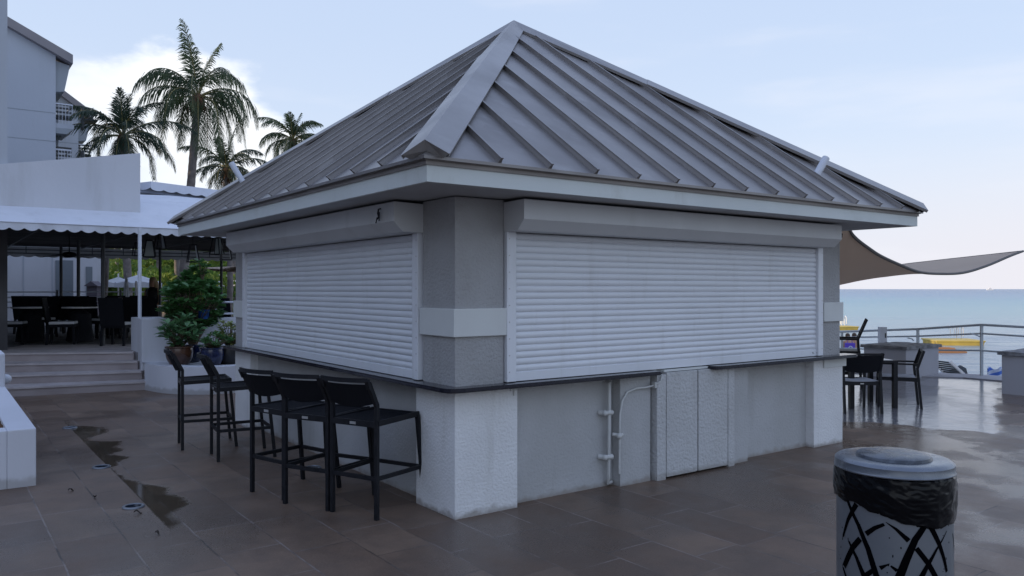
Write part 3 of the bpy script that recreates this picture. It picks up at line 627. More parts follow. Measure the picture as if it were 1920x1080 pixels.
stool_at((-2.234, 6.862), (-1.896, 6.584), 52, 'black bar stool at the far left end of the close row of three', ST)
stool_at((-3.189, 8.439), (-2.976, 8.048), 29, 'black bar stool seen side-on, the nearer of the two apart from the row', ST)
stool_at((-3.792, 9.054), (-3.569, 8.606), 27, 'farthest black bar stool, side-on before the curved planter wall', ST)

# ================================================================== LITTER BIN
CB = Vector((1.93, 4.02)); CR = .268
bin_ = thing('litter_bin', 'round silver litter bin with dark strips imitating criss-cross cut-outs in the right foreground', 'litter bin', (CB.x, CB.y, 0))
mm = MB(); mm.lathe([(CR-.02, .02), (CR, .03), (CR, .84), (CR-.01, .84), (CR-.012, .04)], 64); mm.build('body', M['canbody'], bin_)
mm = MB(); mm.lathe([(0, .02), (CR-.03, .02), (CR-.03, 0.), (CR-.06, 0), (0, .001)], 48); mm.build('base', M['black'], bin_)
mm = MB(); zt = .908
mm.lathe([(.16, zt-.005), (CR-.03, zt-.004), (CR-.005, zt-.009), (CR+.008, zt-.02), (CR+.009, zt-.050), (CR+.013, zt-.056), (CR+.012, zt-.061), (CR-.01, zt-.061)], 72); lid = mm.build('lid', M['canlid'], bin_)
mm = MB(); mm.lathe([(0, zt+.020), (.10, zt+.019), (.155, zt+.015), (.171, zt+.009), (.178, zt-.004), (.165, zt-.01)], 64); mm.build('lid_disc', M['candisc'], lid)
def can_uv(px, py):     # pixel on the near side of the bin -> angle, height
    d = Vector(((px-CX)/F, 1, -(py-HY)/F)); o_ = Vector((0, 0, H)); ox, oy = o_.x-CB.x, o_.y-CB.y
    a_ = d.x**2+d.y**2; b_ = 2*(ox*d.x+oy*d.y); c__ = ox*ox+oy*oy-CR*CR; ds = b_*b_-4*a_*c__; t = (-b_-math.sqrt(max(ds, 0)))/(2*a_); q = o_+d*t
    return math.atan2(q.y-CB.y, q.x-CB.x), q.z
strokes = [  # polylines in picture px on the bin, with half-widths in metres
    ([(1590, 940), (1610, 985), (1628, 1030), (1644, 1082), (1652, 1110)], .006, .011), ([(1606, 945), (1590, 975), (1580, 1010), (1574, 1040)], .009, .002),
    ([(1572, 968), (1590, 1010), (1606, 1045), (1622, 1085)], .001, .009), ([(1573, 1034), (1580, 1060), (1588, 1085)], .001, .006),
    ([(1658, 983), (1640, 990), (1624, 1001)], .005, .008), ([(1613, 1010), (1600, 1025), (1590, 1045), (1583, 1062)], .009, .010), ([(1661, 979), (1680, 992), (1704, 1014)], .001, .008),
    ([(1718, 1028), (1740, 1056), (1756, 1085)], .008, .009), ([(1737, 981), (1716, 1012), (1700, 1048), (1684, 1088)], .009, .013), ([(1775, 995), (1756, 1030), (1738, 1062), (1722, 1092)], .001, .010),
    ([(1743, 984), (1760, 1018), (1770, 1048), (1775, 1072)], .009, .006), ([(1668, 1057), (1650, 1065)], .001, .007), ([(1636, 1070), (1622, 1080), (1614, 1092)], .007, .009), ([(1670, 1061), (1682, 1070)], .003, .006),
    ([(1786, 1000), (1790, 1040), (1789, 1080)], .002, .006)]
mm = MB()
for rot in (0, math.pi):
    for pl, w0, w1 in strokes:
        q = [can_uv(*p) for p in pl]; dense = []
        for i in range(len(q)-1):
            for k in range(6): t = k/6; dense.append((q[i][0]*(1-t)+q[i+1][0]*t, q[i][1]*(1-t)+q[i+1][1]*t))
        dense.append(q[-1]); vs = []; n = len(dense)
        for i, (th, z) in enumerate(dense):
            a_ = dense[max(i-1, 0)]; b_ = dense[min(i+1, n-1)]; du, dz = (b_[0]-a_[0])*CR, b_[1]-a_[1]; l_ = math.hypot(du, dz) or 1; w_ = (w0+(w1-w0)*i/(n-1))*1.5
            for s_ in (-1, 1):
                t2 = th+s_*(-dz/l_)*w_/CR+rot; z2 = z+s_*(du/l_)*w_; vs.append(((CR+.0012)*math.cos(t2), (CR+.0012)*math.sin(t2), z2))
        mm.add(vs, [(2*i, 2*i+1, 2*i+3, 2*i+2) for i in range(n-1)])
        # continuation of the same weave lower on the body
        vs = [(x, y, z-.42) for x, y, z in vs if True]
        if min(v_[2] for v_ in vs) > .02: mm.add(vs, [(2*i, 2*i+1, 2*i+3, 2*i+2) for i in range(n-1)])
mm.build('cutout_shade_strips', M['holeshade'], bin_)  # strips laid on the body, coloured like shaded openings
bag = MB(); nb = 240
def bagf(i, j):
    th = 2*math.pi*i; cam_a = math.atan2(-CB.y, -CB.x); d = (th-cam_a+math.pi) % (2*math.pi)-math.pi     # 0 = towards the camera
    low = .650-.050*math.sin(d*.9)*1.0-.012*math.sin(3*th)+.006*math.sin(11*th); zt_ = .856; z = zt_+(low-zt_)*j
    p = Vector((math.cos(th), math.sin(th), 0)); q = Vector((math.cos(th)*2.0, math.sin(th)*2.0, z*9-math.sin(th*1.0)*1.2))
    w1_ = noise.noise(q*1.7); w2_ = 1-abs(noise.noise(Vector((q.x*1.1+q.z*.9, q.y*1.1-q.z*.7, q.z*1.3)))*2); w3_ = 1-abs(noise.noise(Vector((q.x*3, q.y*3, q.z*4.5)))*2)
    r = CR+.007+.003*w1_+.0055*w2_*math.sin(math.pi*min(j*1.1, 1))+.0025*w3_+.004*math.sin(math.pi*j)
    if j > .96: r -= .009
    if j < .05: r = CR+.004
    return (p.x*r, p.y*r, z+.004*noise.noise(q*3))
bag.grid(bagf, nb, 44); bg_ = bag.build('bin_bag', M['bag'], fix=False); bg_.location = (CB.x, CB.y, 0); tag(bg_, 'crumpled black plastic bag folded over the rim of the silver litter bin', 'bin bag')

# ================================================================== GROUND FITTINGS
def drain(px, py, r, label, first=None):
    x, y = G(px, py)
    if first: return copy_thing(first, (x, y, .004), 0, label)
    t = thing('ground_light', label, 'ground light', (x, y, .004), 0, 'round lights set in the paving')
    mm = MB(); mm.lathe([(r*.70, .006), (r*.74, .010), (r*.92, .010), (r, .003), (r*1.0, -.004)], 40); mm.build('ring', M['drain'], t)
    mm = MB(); mm.lathe([(0, .0075), (r*.71, .0065)], 32); mm.build('lens', M['lens'], t); return t
D0 = drain(250, 951, .085, 'round ground light nearest the camera, beside a dead leaf')
drain(190, 876.5, .085, 'middle of three round ground lights in a line on the left paving', D0)
drain(131, 802.5, .085, 'farthest round ground light, near the white planter and the steps', D0)
drain(586, 878, .06, 'round ground light half hidden under the row of bar stools', D0)
def deadleaf(px, py, s_, label):
    x, y = G(px, py); mm = MB(); n = 9
    mm.grid(lambda i, j: ((i-.5)*s_*1.6, (j-.5)*s_*math.sin(math.pi*min(max(i, .05), .95))*1.1, .012+.018*abs(j-.5)+.012*math.sin(i*5)), n, 4)
    o = mm.build('dead_leaf', M['leafdry'], fix=False); o.location = (x, y, 0); o.rotation_euler = (0, 0, px); tag(o, label, 'dead leaf', 'dead leaves on the paving')
deadleaf(258, 964, .035, 'dark curled dead leaf just below the nearest ground light')
deadleaf(295, 1003, .022, 'small dead leaf on the paving below the puddle streak')
deadleaf(133, 922, .03, 'thin dark dead leaf on the paving right of the planter corner')
deadleaf(178, 935, .022, 'tiny dead leaf between the planter and the nearest ground light')

# ================================================================== LEFT PLANTER
pl = thing('raised_planter', 'white rendered raised planter box with mulch in the left foreground', 'planter', (*G(68, 910), 0), KRZ)
mm = MB(); hh = .51
mm.box(-.22, 0, .0, 3.75, -.02, hh, .01); mm.box(-2.4, -.2201, .0, .22, -.02, hh-.001, .01); mm.box(-2.4, -2.18, .2201, 3.75, -.02, hh-.001); mm.build('wall', M['whiteD'], pl)
mm = MB(); mm.box(-2.4, .0, 3.752, 4.5, -.02, .93, .02); ped = mm.build('end_block', M['whiteD'], pl)
o = MB(); o.ell((.02, 4.0, .58), (.07, .06, .065)); o.build('bulkhead_lamp', M['wpost'], ped)
mm = MB(); mm.grid(lambda i, j: (-2.18+1.96*i, .22+3.5*j, .475+.03*noise.noise(Vector((i*30, j*50, 1)))), 60, 90)
o = mm.build('mulch', M['soil'], fix=False); o.location = pl.location; o.rotation_euler = pl.rotation_euler; tag(o, 'brown bark mulch filling the white raised planter', 'mulch', kind='stuff')

# ================================================================== FOLIAGE HELPERS
def leaf(mm, p, d, up, ln, wd, cup=.15, seg=3):
    d = d.normalized(); s_ = d.cross(up)
    s_ = s_.normalized() if s_.length > 1e-3 else Vector((1, 0, 0)); n = s_.cross(d).normalized(); vs = []; prof = ((0, .12), (.35, .8), (.7, 1.0), (1, .15)) if seg == 3 else ((0, .2), (.6, 1), (1, .1))
    for t, w_ in prof:
        c = p+d*(ln*t)-n*(ln*cup*t*t); vs += [c-s_*(wd*w_/2)+n*(wd*.12*w_), c, c+s_*(wd*w_/2)+n*(wd*.12*w_)]
    k = len(prof); mm.add(vs, [(3*i+j, 3*i+j+1, 3*i+j+4, 3*i+j+3) for i in range(k-1) for j in (0, 1)], True)
def rv(r_): 
    while True:
        v_ = Vector((r_.uniform(-1, 1), r_.uniform(-1, 1), r_.uniform(-1, 1)))
        if .05 < v_.length < 1: return v_
def shrub(name, label, base, rad, hgt, nclump, ln, wd, mat_, seed, group=None, cat='potted shrub', per=7, zlow=.1, leaning=.5):
    r_ = random.Random(seed); t = thing(name, label, cat, base, 0, group); lf = MB(); st_ = MB()
    for k in range(nclump):
        v_ = rv(r_); v_ = v_.normalized()*(v_.length**.45); c = Vector((v_.x*rad, v_.y*rad, zlow+(v_.z*.5+.5)*hgt)); c *= 1+.22*noise.noise(c*2.3+Vector((seed, 0, 0)))
        foot = Vector((v_.x*rad*.12, v_.y*rad*.12, 0)); st_.tube([foot, foot.lerp(c, .5)+Vector((0, 0, .1*hgt)), c], [.012, .008, .004], 5)
        ax = Vector((v_.x, v_.y, v_.z*.6+.55)).normalized()
        for q in range(per):
            a_ = q*2.4+r_.random(); d = (ax*.55+Vector((math.cos(a_), math.sin(a_), r_.uniform(-.15, .55)))).normalized(); leaf(lf, c-ax*r_.uniform(0, ln*.7), d, Vector((0, 0, 1))+rv(r_)*leaning, ln*r_.uniform(.7, 1.15), wd*r_.uniform(.8, 1.15), r_.uniform(.0, .35))
    st_.build('stems', M['bark'], t, fix=False); lf.build('foliage', M[mat_], t, fix=False); return t

# ================================================================== CURVED PLANTER, TERRACE WALL, POTS
cw = thing('curved_planter_wall', 'low white curved planter wall between the steps and the kiosk', 'planter wall')
cpts = [G(271, 731), G(300, 736.5), G(330, 739), G(360, 740), G(400, 739.5), G(440, 737), G(500, 731)]
fine = []
for i in range(len(cpts)-1):
    p0, p1, p2, p3 = [Vector(cpts[max(0, min(len(cpts)-1, j))]) for j in (i-1, i, i+1, i+2)]
    for k in range(5):
        t = k/5; fine.append(.5*((2*p1)+(-p0+p2)*t+(2*p0-5*p1+4*p2-p3)*t*t+(-p0+3*p1-3*p2+p3)*t**3))
fine.append(Vector(cpts[-1])); inner = [p+Vector((.06, .30)) for p in fine]
mm = MB(); n = len(fine)
for i in range(n-1): mm.add([(*fine[i], -.02), (*fine[i+1], -.02), (*fine[i+1], .458), (*fine[i], .458), (*inner[i], -.02), (*inner[i+1], -.02), (*inner[i+1], .458), (*inner[i], .458)], [(0, 1, 2, 3), (3, 2, 6, 7), (4, 7, 6, 5)])
mm.add([(*fine[0], -.02), (*fine[0], .458), (*inner[0], .458), (*inner[0], -.02)], [(0, 1, 2, 3)]); mm.build('wall', M['whiteD'], cw, fix=False)
mm = MB(); poly = [(*p, .44) for p in inner]+[(*wld(3.2, 10.3), .44), (*wld(-.2, 10.3), .44)]; mm.add(poly, [tuple(range(len(poly)))]); gv = mm.build('planter_bed', M['whiteD'], cw)
tw = kthing('terrace_parapet', 'white low terrace wall and end pillar at the top of the steps', 'wall')
mm = MB(); mm.box(-.17, .33, 10.29, 11.25, -.02, 1.22, .015); mm.build('end_pillar', M['white'], tw); mm = MB(); mm.box(.3302, 2.15, 10.30, 10.60, -.02, 1.205, .01); mm.build('wall', M['white'], tw)
def pot(x, y, z, r, h, mt, label, prof='bell', lip=1.04):
    t = thing('plant_pot', label, 'plant pot', (x, y, z), 0, 'glazed pots on the planter wall'); mm = MB()
    pr_ = [(0, .001), (r*.62, 0), (r*.70, h*.05), (r*.93, h*.35), (r, h*.65), (r*.96, h*.9), (r*lip, h*.93), (r*lip, h), (r*.9, h), (r*.88, h*.9)]; mm.lathe(pr_, 36); mm.build('body', M[mt], t)
    mm = MB(); mm.lathe([(0, h*.93), (r*.9, h*.91)], 20); mm.build('soil', M['soil'], t); return t
def gp(px, py, z): x, y = G(px, py, z); return x, y
x, y = gp(326, 685.5, .45); pot(x, y+.22, .442, .225, .325, 'potB', 'brown glazed pot holding the light green broad-leaved plant'); PB = (x, y+.22)
x, y = gp(387, 687, .45); pot(x, y+.26, .442, .19, .31, 'potN', 'navy blue glazed pot beside the brown pot, behind the side-on bar stools'); PN = (x, y+.26)
x, y = P(360, 650, 14.25)[:2]; pot(x, y, .442, .20, .30, 'potN', 'dark blue pot behind the gap between the brown and navy pots'); 
x, y = P(432, 650, 14.0)[:2]; pot(x, y, .442, .27, .30, 'potK', 'wide dark pot with variegated plant next to the kiosk corner'); PK = (x, y)
mm = MB(); mm.lathe([(0, 0), (.085, 0), (.10, .16), (.108, .17), (.095, .17), (.08, .01)], 24); o = mm.build('blue_bucket', M['blue']); o.location = (P(371, 614, 14.15)[0], 14.42, 1.207); tag(o, 'small bright blue bucket on the low terrace wall behind the shrubs', 'bucket')
shrub('potted_plant', 'light green broad-leaved plant in the brown glazed pot', (PB[0], PB[1], .74), .36, .52, 42, .15, .085, 'leafB', 3, zlow=.04, cat='potted plant')
shrub('potted_plant', 'low dark green plant in the navy blue pot', (PN[0]+.02, PN[1], .73), .31, .24, 40, .085, .045, 'leafA', 5, zlow=.02, cat='potted plant')
shrub('potted_plant', 'variegated yellow-green plant in the wide dark pot by the kiosk', (PK[0], PK[1], .72), .32, .42, 50, .10, .05, 'leafV', 8, zlow=.05, cat='potted plant')
x, y = P(362, 600, 14.5)[:2]
shrub('tall_shrub', 'tall dark green bushy shrub rising behind the potted plants', (x, y, .74), .54, 1.12, 225, .14, .08, 'leafA', 11, zlow=.22, cat='shrub', per=9)
shrub('shrub_shoot', 'thin upright leafy shoot above the tall dark shrub', (x+.12, y+.1, 1.9), .14, .36, 12, .10, .05, 'leafA', 12, zlow=.02, cat='shrub', per=6)

# ================================================================== RESTAURANT AWNING
aw = kthing('restaurant_awning', 'long white canvas awning with scalloped valance over the dining terrace', 'awning')
AL, AR, FB = -9.0, 7.0, 10.70
def crown(b):    # canopy height
    if b < 11.6: return 2.885+(b-FB)*.37
    t = (b-11.6)/(23.2-11.6); return 3.218+.95*math.sin(math.pi*t)**.8*(1)+(-.14)*t
mm = MB(); mm.grid(lambda i, j: (AL+(AR-AL)*i, FB+(23.2-FB)*j, crown(FB+(23.2-FB)*j)+.012*math.sin(i*70)*math.sin(math.pi*j)), 60, 48); mm.build('canopy', M['canvas'], aw, fix=False)
mm = MB(); mm.grid(lambda i, j: (AL+(AR-AL)*i, FB+.06+(23.1-FB-.1)*j, min(crown(FB+.06+(23.1-FB-.1)*j)-.10, 3.12)), 4, 40); mm.build('undershade', M['undershade'], aw, fix=False)  # added dark sheet standing in for shade beneath the white canopy
def valance(b, z0_, z1_, a0_, a1_, per, amp, name, mt, parent, wav=.012):
    mm = MB(); n = int((a1_-a0_)/per*10); mm.grid(lambda i, j: (a0_+(a1_-a0_)*i, b+wav*math.sin(i*n*.63*.5)*(1-j), (z0_-amp*(abs(math.sin(math.pi*(a0_+(a1_-a0_)*i)/per))**.7))*(1-j)+z1_*j), n, 2); o = mm.build(name, M[mt], parent, fix=False); return o
valance(FB-.004, 2.80, 2.884, AL, AR, .215, .055, 'valance', 'canvas', aw)
mm = MB(); mm.tube([(AL, FB-.012, 2.884), (AR, FB-.012, 2.884)], .008, 6); mm.build('fold_seam', M['canvas'], aw)
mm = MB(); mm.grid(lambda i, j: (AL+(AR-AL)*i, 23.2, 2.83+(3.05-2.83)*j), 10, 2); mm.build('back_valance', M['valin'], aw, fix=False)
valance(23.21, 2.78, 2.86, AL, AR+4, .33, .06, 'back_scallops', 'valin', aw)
mm = MB()
for z in (2.95, 2.84): mm.tube([(AL, 23.1, z), (AR, 23.1, z)], .014, 5)
for k in range(18): mm.tube([(AL+k*.9, 23.1, 2.84), (AL+k*.9, 23.1, 3.1)], .012, 5)
for k in range(9): mm.tube([(AL+k*1.9, FB+.1, 2.87), (AL+k*1.9, 12, 3.0), (AL+k*1.9, 23.1, 3.0)], .02, 5)
mm.build('frame', M['steel'], aw)
# posts
def post(px, ybase, Y, r, mt, name='post', z1_=2.9):
    q = P(px, ybase, Y); a_, b_ = loc(q.x, q.y); mm = MB(); mm.tube([(a_, b_, q.z), (a_, b_, z1_)], r, 12); return mm.build(name, M[mt], aw)
post(262, 597, 14.4, .032, 'wpost', z1_=2.86)
for px, Y in ((193, 16.2), (147, 18.6), (114.5, 21.5)): post(px, 542+1490*1.15/Y, Y, .038, 'steel')
post(300, 542+1490*1.15/22, 22, .035, 'steel'); post(415, 542+1490*1.15/21, 21, .035, 'steel')
a_, z_ = onb(14, 480, 12.6); mm = MB(); mm.box(a_-.9, a_, 12.6, 13.2, .59, 3.0); mm.build('dark_pier', M['undershade'], aw)
# upper awning and parapet
ua = kthing('upper_awning', 'raised second canvas awning with grey underside above the white vault', 'awning')
aL, zT = onb(283, 340, 18.0); zb_ = zT-.06
mm = MB(); mm.grid(lambda i, j: (aL+6.5*i, 18.0+3.5*j, zT-.55*i*.7+.08*j), 20, 3); mm.build('canopy', M['canvas'], ua, fix=False)
mm = MB(); n = 200; mm.grid(lambda i, j: (aL+6.5*i, 18.0, (zT-.385*i)-(1-j)*(.19+.05*abs(math.sin(math.pi*6.5*i/.33))**.7)), n, 2); mm.grid(lambda i, j: (aL-1.2*i, 18.0+2.6*i, zT-.02*i-(1-j)*(.16+.05*abs(math.sin(math.pi*1.7*i/.33)))), 60, 2); mm.build('valance', M['canvas'], ua, fix=False)
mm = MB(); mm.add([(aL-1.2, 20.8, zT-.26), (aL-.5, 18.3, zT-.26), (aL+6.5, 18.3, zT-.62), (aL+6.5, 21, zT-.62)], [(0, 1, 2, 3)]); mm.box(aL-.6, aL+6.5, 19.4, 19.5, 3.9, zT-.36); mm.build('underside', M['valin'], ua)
pw = kthing('side_parapet', 'pale rendered parapet wall with sloping top behind the awning', 'wall')
PBb = 11.62; q = [onb(-60, 327, PBb), onb(263, 287, PBb), onb(263, 404, PBb), onb(-60, 380, PBb)]
mm = MB(); mm.prism([(q[0][0]-1, PBb, q[0][1]-.05), (q[1][0], PBb, q[1][1]), (q[2][0], PBb, 3.17), (q[0][0]-1, PBb, 3.17)][::-1], (0, .28, 0)); mm.build('wall', M['white'], pw)
# ================================================================== HOTEL
hw = kthing('hotel_wing', 'tall blank hotel wall filling the far left edge', 'hotel wing')
a_ = onb(14, 200, 11.75)[0]; mm = MB(); mm.box(a_-9, a_, 11.75, 13.6, 3.25, 13.5); mm.build('wall', M['hotel'], hw)
hm = thing('hotel_sun_blocker', 'unseen main hotel block left of the patio, sized to shade it from the low sun', 'hotel building', (-19, -8, 0))  # out-of-view block, placed and sized to keep direct sun off the kiosk
mm = MB(); mm.box(-14, 0, -30, 34, 0, 10); mm.build('wall', M['hotel'], hm)
mm = MB()
for k in range(8):
    for l in range(2): mm.box(.0, .02, -26+k*5.4, -24+k*5.4, 1.2+l*4, 3.2+l*4)
mm.build('windows', M['door'], hm); mm = MB(); mm.box(-14.4, .4, -30.4, 34.4, 10.001, 10.3); mm.build('roof', M['hroof'], hm)
def gable(name, label, b, wallr, roofpts, base_z, balc, seed):
    """roofpts: top edge left px, right px ; balc: list of (px0, px1, ytop, yfloor, ybottom)"""
    t = kthing(name, label, 'hotel building', 'hotel gables behind the awning'); (x0, y0), (x1, y1), th = roofpts
    aW = onb(wallr, 200, b)[0]; p0 = onb(x0, y0, b); p1 = onb(x1, y1, b); pl_ = (p0[0]-8, p0[1]+8*(p0[1]-p1[1])/(p1[0]-p0[0])); dz = onb(x0, y0, b)[1]-onb(x0, y0+th, b)[1]
    sl = (p0[1]-p1[1])/(p1[0]-p0[0]); zW = p1[1]+(p1[0]-aW)*sl
    mm = MB(); mm.prism([(pl_[0], b, base_z), (aW, b, base_z), (aW, b, zW-dz*.9), (pl_[0], b, pl_[1]-dz*.9)], (0, .5, 0)); mm.build('wall', M['hotel'], t)
    mm = MB(); mm.prism([(pl_[0], b-.25, pl_[1]-dz), (p1[0], b-.25, p1[1]-dz*1.0), (p1[0], b-.25, p1[1]), (pl_[0], b-.25, pl_[1])], (0, 5, 0)); mm.build('roof', M['hroof'], t)
    mm = MB(); zz = onb(60, 208, b)[1]; mm.box(pl_[0], aW, b-.006, b-.001, zz, zz+.03); zz = onb(60, 262, b)[1]; mm.box(pl_[0], aW, b-.006, b-.001, zz, zz+.03); mm.build('wall_joints', M['soffdark'], t)
    # eave box and stepped corbel
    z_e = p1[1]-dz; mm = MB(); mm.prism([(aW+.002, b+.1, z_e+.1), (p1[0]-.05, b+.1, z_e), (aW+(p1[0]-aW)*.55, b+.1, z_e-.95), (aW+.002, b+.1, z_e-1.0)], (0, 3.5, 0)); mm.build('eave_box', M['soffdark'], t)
    mm = MB(); aw2 = aW+(p1[0]-aW)*.52; mm.box(aW-4, aw2, b+1.6, b+1.8, base_z, z_e-1.0); mm.build('balcony_wall', M['hotel'], t)
    for (bx0, bx1, yt, yf, yb) in balc:
        e0 = aW+.003; e1 = onb(bx1, yf, b)[0]; zt_, zf, zb2 = onb(bx0, yt, b)[1], onb(bx0, yf, b)[1], onb(bx0, yb, b)[1]
        mm = MB(); mm.box(e0, e1, b+.05, b+1.6, zf-.16, zf); bl = mm.build('balcony', M['hotel'], t)
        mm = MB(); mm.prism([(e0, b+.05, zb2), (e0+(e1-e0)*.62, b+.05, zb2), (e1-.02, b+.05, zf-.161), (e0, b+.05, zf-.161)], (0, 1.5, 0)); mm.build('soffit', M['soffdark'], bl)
        mm = MB(); mm.bar((e0, b+.08, zt_), (e1-.05, b+.08, zt_), .04); mm.bar((e1-.05, b+.08, zt_), (e1-.05, b+1.5, zt_), .04)
        nn = max(5, int((e1-e0)/.13))
        for k in range(nn+1): mm.bar((e0+(e1-.05-e0)*k/nn, b+.08, zf), (e0+(e1-.05-e0)*k/nn, b+.08, zt_), .012)
        mm.build('railing', M['wpost'], bl)
        mm = MB(); cxm = e0+.3; 
        for k in range(4): mm.bar((cxm-.25, b+.5, zf+.35+k*.14), (cxm+.25, b+.5, zf+.35+k*.14), .06)
        mm.box(cxm-.3, cxm+.3, b+.5, b+1, zf+.3, zf+.36); mm.box(cxm+.6, cxm+1.1, b+.5, b+1, zf+.3, zf+.36); mm.box(cxm+.6, cxm+.66, b+.5, b+1, zf, zf+.75)
        mm.build('balcony_chair', M['steel'], bl)
        mm = MB(); mm.ell((e0+.12, b+1.5, zf+2.1), (.09, .09, .16)); mm.build('wall_lamp', M['boatw'], bl)
    return t
gable('hotel_gable', 'nearer hotel gable with sloping roof edge and balconies, left of the palms', 27, 104.5, ((14, 35), (135, 106), 17), 3.0, [(105, 139, 193, 230, 249), (105, 136, 279, 313, 328)], 1)
gable('hotel_gable', 'farther hotel gable partly hidden behind the darker palm', 36, 147, ((121, 173), (174, 213), 13), 3.0, [(147, 185, 270, 300, 312)], 2)
# low white building beyond the terrace
lb = kthing('pool_building', 'low white building with grey doors beyond the dining terrace', 'building')
bb = 26.0; a0_, a1_ = onb(-40, 500, bb)[0], onb(138, 500, bb)[0]; a2_, a3_ = onb(139, 500, bb+1.5)[0], onb(191, 500, bb+1.5)[0]
mm = MB(); mm.box(a0_, a1_, bb, bb+4, -.0, 3.6); mm.build('wall', M['white'], lb); mm = MB(); mm.box(a1_+.003, a3_, bb+1.5, bb+5, 0, 3.9); mm.build('side_wall', M['white'], lb)
for x0, x1, bq in ((104, 113, bb), (117, 137, bb), (161, 173, bb+1.5)):
    e0, e1 = onb(x0, 500, bq)[0], onb(x1, 500, bq)[0]; zt_ = onb(x0, 488 if x0 < 150 else 500, bq)[1]; mm = MB(); mm.box(e0, e1, bq-.03, bq-.002, .05, zt_); mm.build('door', M['door'], lb)
mm = MB(); 
for x0 in (44, 98): e0 = onb(x0, 500, bb)[0]; mm.box(e0-.02, e0+.02, bb-.012, bb-.001, .6, 3.5)
mm.build('panel_joint', M['hotel'], lb)

# railing along the far side of the terrace
fr = kthing('terrace_railing', 'thin horizontal rails along the far side of the dining terrace', 'railing')
mm = MB()
for z in (1.66, 1.50, 1.36, 1.2): mm.tube([(-9, 22.9, z), (3.5, 22.9, z)], .018, 5)
mm.build('rails', M['wpost'], fr)
for k in range(8): mm = MB(); mm.tube([(-9+k*1.78, 22.88, .6), (-9+k*1.78, 22.88, 1.72)], .03, 6); mm.build('post', M['steel'], fr)

# ================================================================== DINING CHAIRS, TABLES
def make_dchair(label):
    t = thing('dining_chair', label, 'dining chair', (0, 0, 0), 0, 'black woven dining chairs on the terrace')
    mm = MB(); mm.grid(lambda i, j: ((i-.5)*.48, -.24-.10*j-.02*math.sin(math.pi*i), .40+.56*j), 6, 6); mm.grid(lambda i, j: ((i-.5)*.48, -.27-.10*j-.02*math.sin(math.pi*i), .40+.56*j), 6, 6); mm.box(-.24, .24, -.375, -.335, .94, .975); mm.build('backrest', M['wicker'], t, fix=False)
    mm = MB(); mm.box(-.25, .25, -.25, .25, .36, .42, .01); mm.build('seat', M['wicker'], t)
    mm = MB(); mm.box(-.235, .235, -.225, .245, .421, .475, .018); mm.build('cushion', M['cushion'], t)
    for sx in (-1, 1):
        for sy in (-1, 1): mm = MB(); mm.bar((sx*.225, sy*.225+(-.04 if sy < 0 else .02), 0), (sx*.225, sy*.225, .37), .045); mm.build('leg', M['wicker'], t)
    return t
TZ = .6
def dc(px, Y, face, label, first=None):
    p = P(px, 600, Y); p.z = TZ
    if first is None: t = make_dchair(label); t.location = p; t.rotation_euler = (0, 0, R(face-90)); return t
    return copy_thing(first, p, R(face-90), label)
DC = dc(222, 16.3, 92, 'woven dining chair seen from behind, just left of the white post')
for px, Y, f, lb_ in ((118, 16.6, 20, 'woven dining chair with pale cushion turned sideways right of the white-topped table'),
                      (22, 16.6, 20, 'woven dining chair at the far left beside the white-topped table'),
                      (170, 18.6, 100, 'woven dining chair behind the sideways one, near the dark post'),
                      (196, 18.4, 190, 'woven dining chair facing left beside the chair seen from behind'),
                      (75, 18.9, 250, 'woven dining chair across the white-topped table'),
                      (55, 20.6, 90, 'woven dining chair in the back row at far left'),
                      (92, 20.4, 85, 'woven dining chair in the back row behind the white tabletop'),
                      (130, 20.6, 95, 'woven dining chair in the back row below the ceiling fan'),
                      (232, 19.0, 85, 'woven dining chair in the back row directly behind the white post side'),
                      (262, 18.2, 95, 'woven dining chair behind the white post'),
                      (292, 18.0, 80, 'woven dining chair right of the white post, below the long-haired woman'),
                      (160, 20.5, 95, 'woven dining chair in the back row left of the parasols'),
                      (205, 20.8, 270, 'woven dining chair in the back row facing the camera'),
                      (248, 20.9, 270, 'woven dining chair in the back row under the open parasols'),
                      (423, 15.8, 85, 'woven dining chair glimpsed beside the kiosk corner above the white rail')):
    dc(px, Y, f, lb_, DC)
def dtable(px, Y, r, label, first=None, wht='tabletop'):
    p = P(px, 600, Y); p.z = TZ
    if first: return copy_thing(first, p, 0, label)
    t = thing('dining_table', label, 'dining table', p, 0, 'round dining tables on the terrace'); mm = MB(); mm.lathe([(0, .76), (r, .76), (r, .735), (0, .73)], 32); mm.build('tabletop', M[wht], t)
    mm = MB(); mm.lathe([(.05, .73), (.22, .6), (.24, .3), (.28, .02), (0, .0)], 16); mm.build('base', M['wicker'], t); return t
T0 = dtable(56, 17.2, .36, 'white-topped round dining table at the left of the terrace')
dtable(150, 17.4, .36, 'round dining table between the sideways chair and the chair seen from behind', T0); dtable(210, 19.9, .36, 'round dining table in the back row beneath the parasols', T0)
dtable(280, 19.4, .36, 'round dining table behind the white post and the shrubs', T0)
# white rail beside kiosk corner on the terrace
rl = kthing('terrace_gate_rail', 'short white railing on the terrace wall beside the kiosk corner', 'railing')
mm = MB(); e0 = onb(404, 600, 10.4)[0]; mm.tube([(e0, 10.4, .6), (e0, 10.4, 1.5), ], .02, 8); mm.tube([(e0, 10.4, 1.28), (e0+2.5, 10.4, 1.28)], .018, 8); mm.tube([(e0+.12, 10.4, 1.5), (e0+2.5, 10.4, 1.5)], .018, 8); mm.build('rails', M['wpost'], rl)

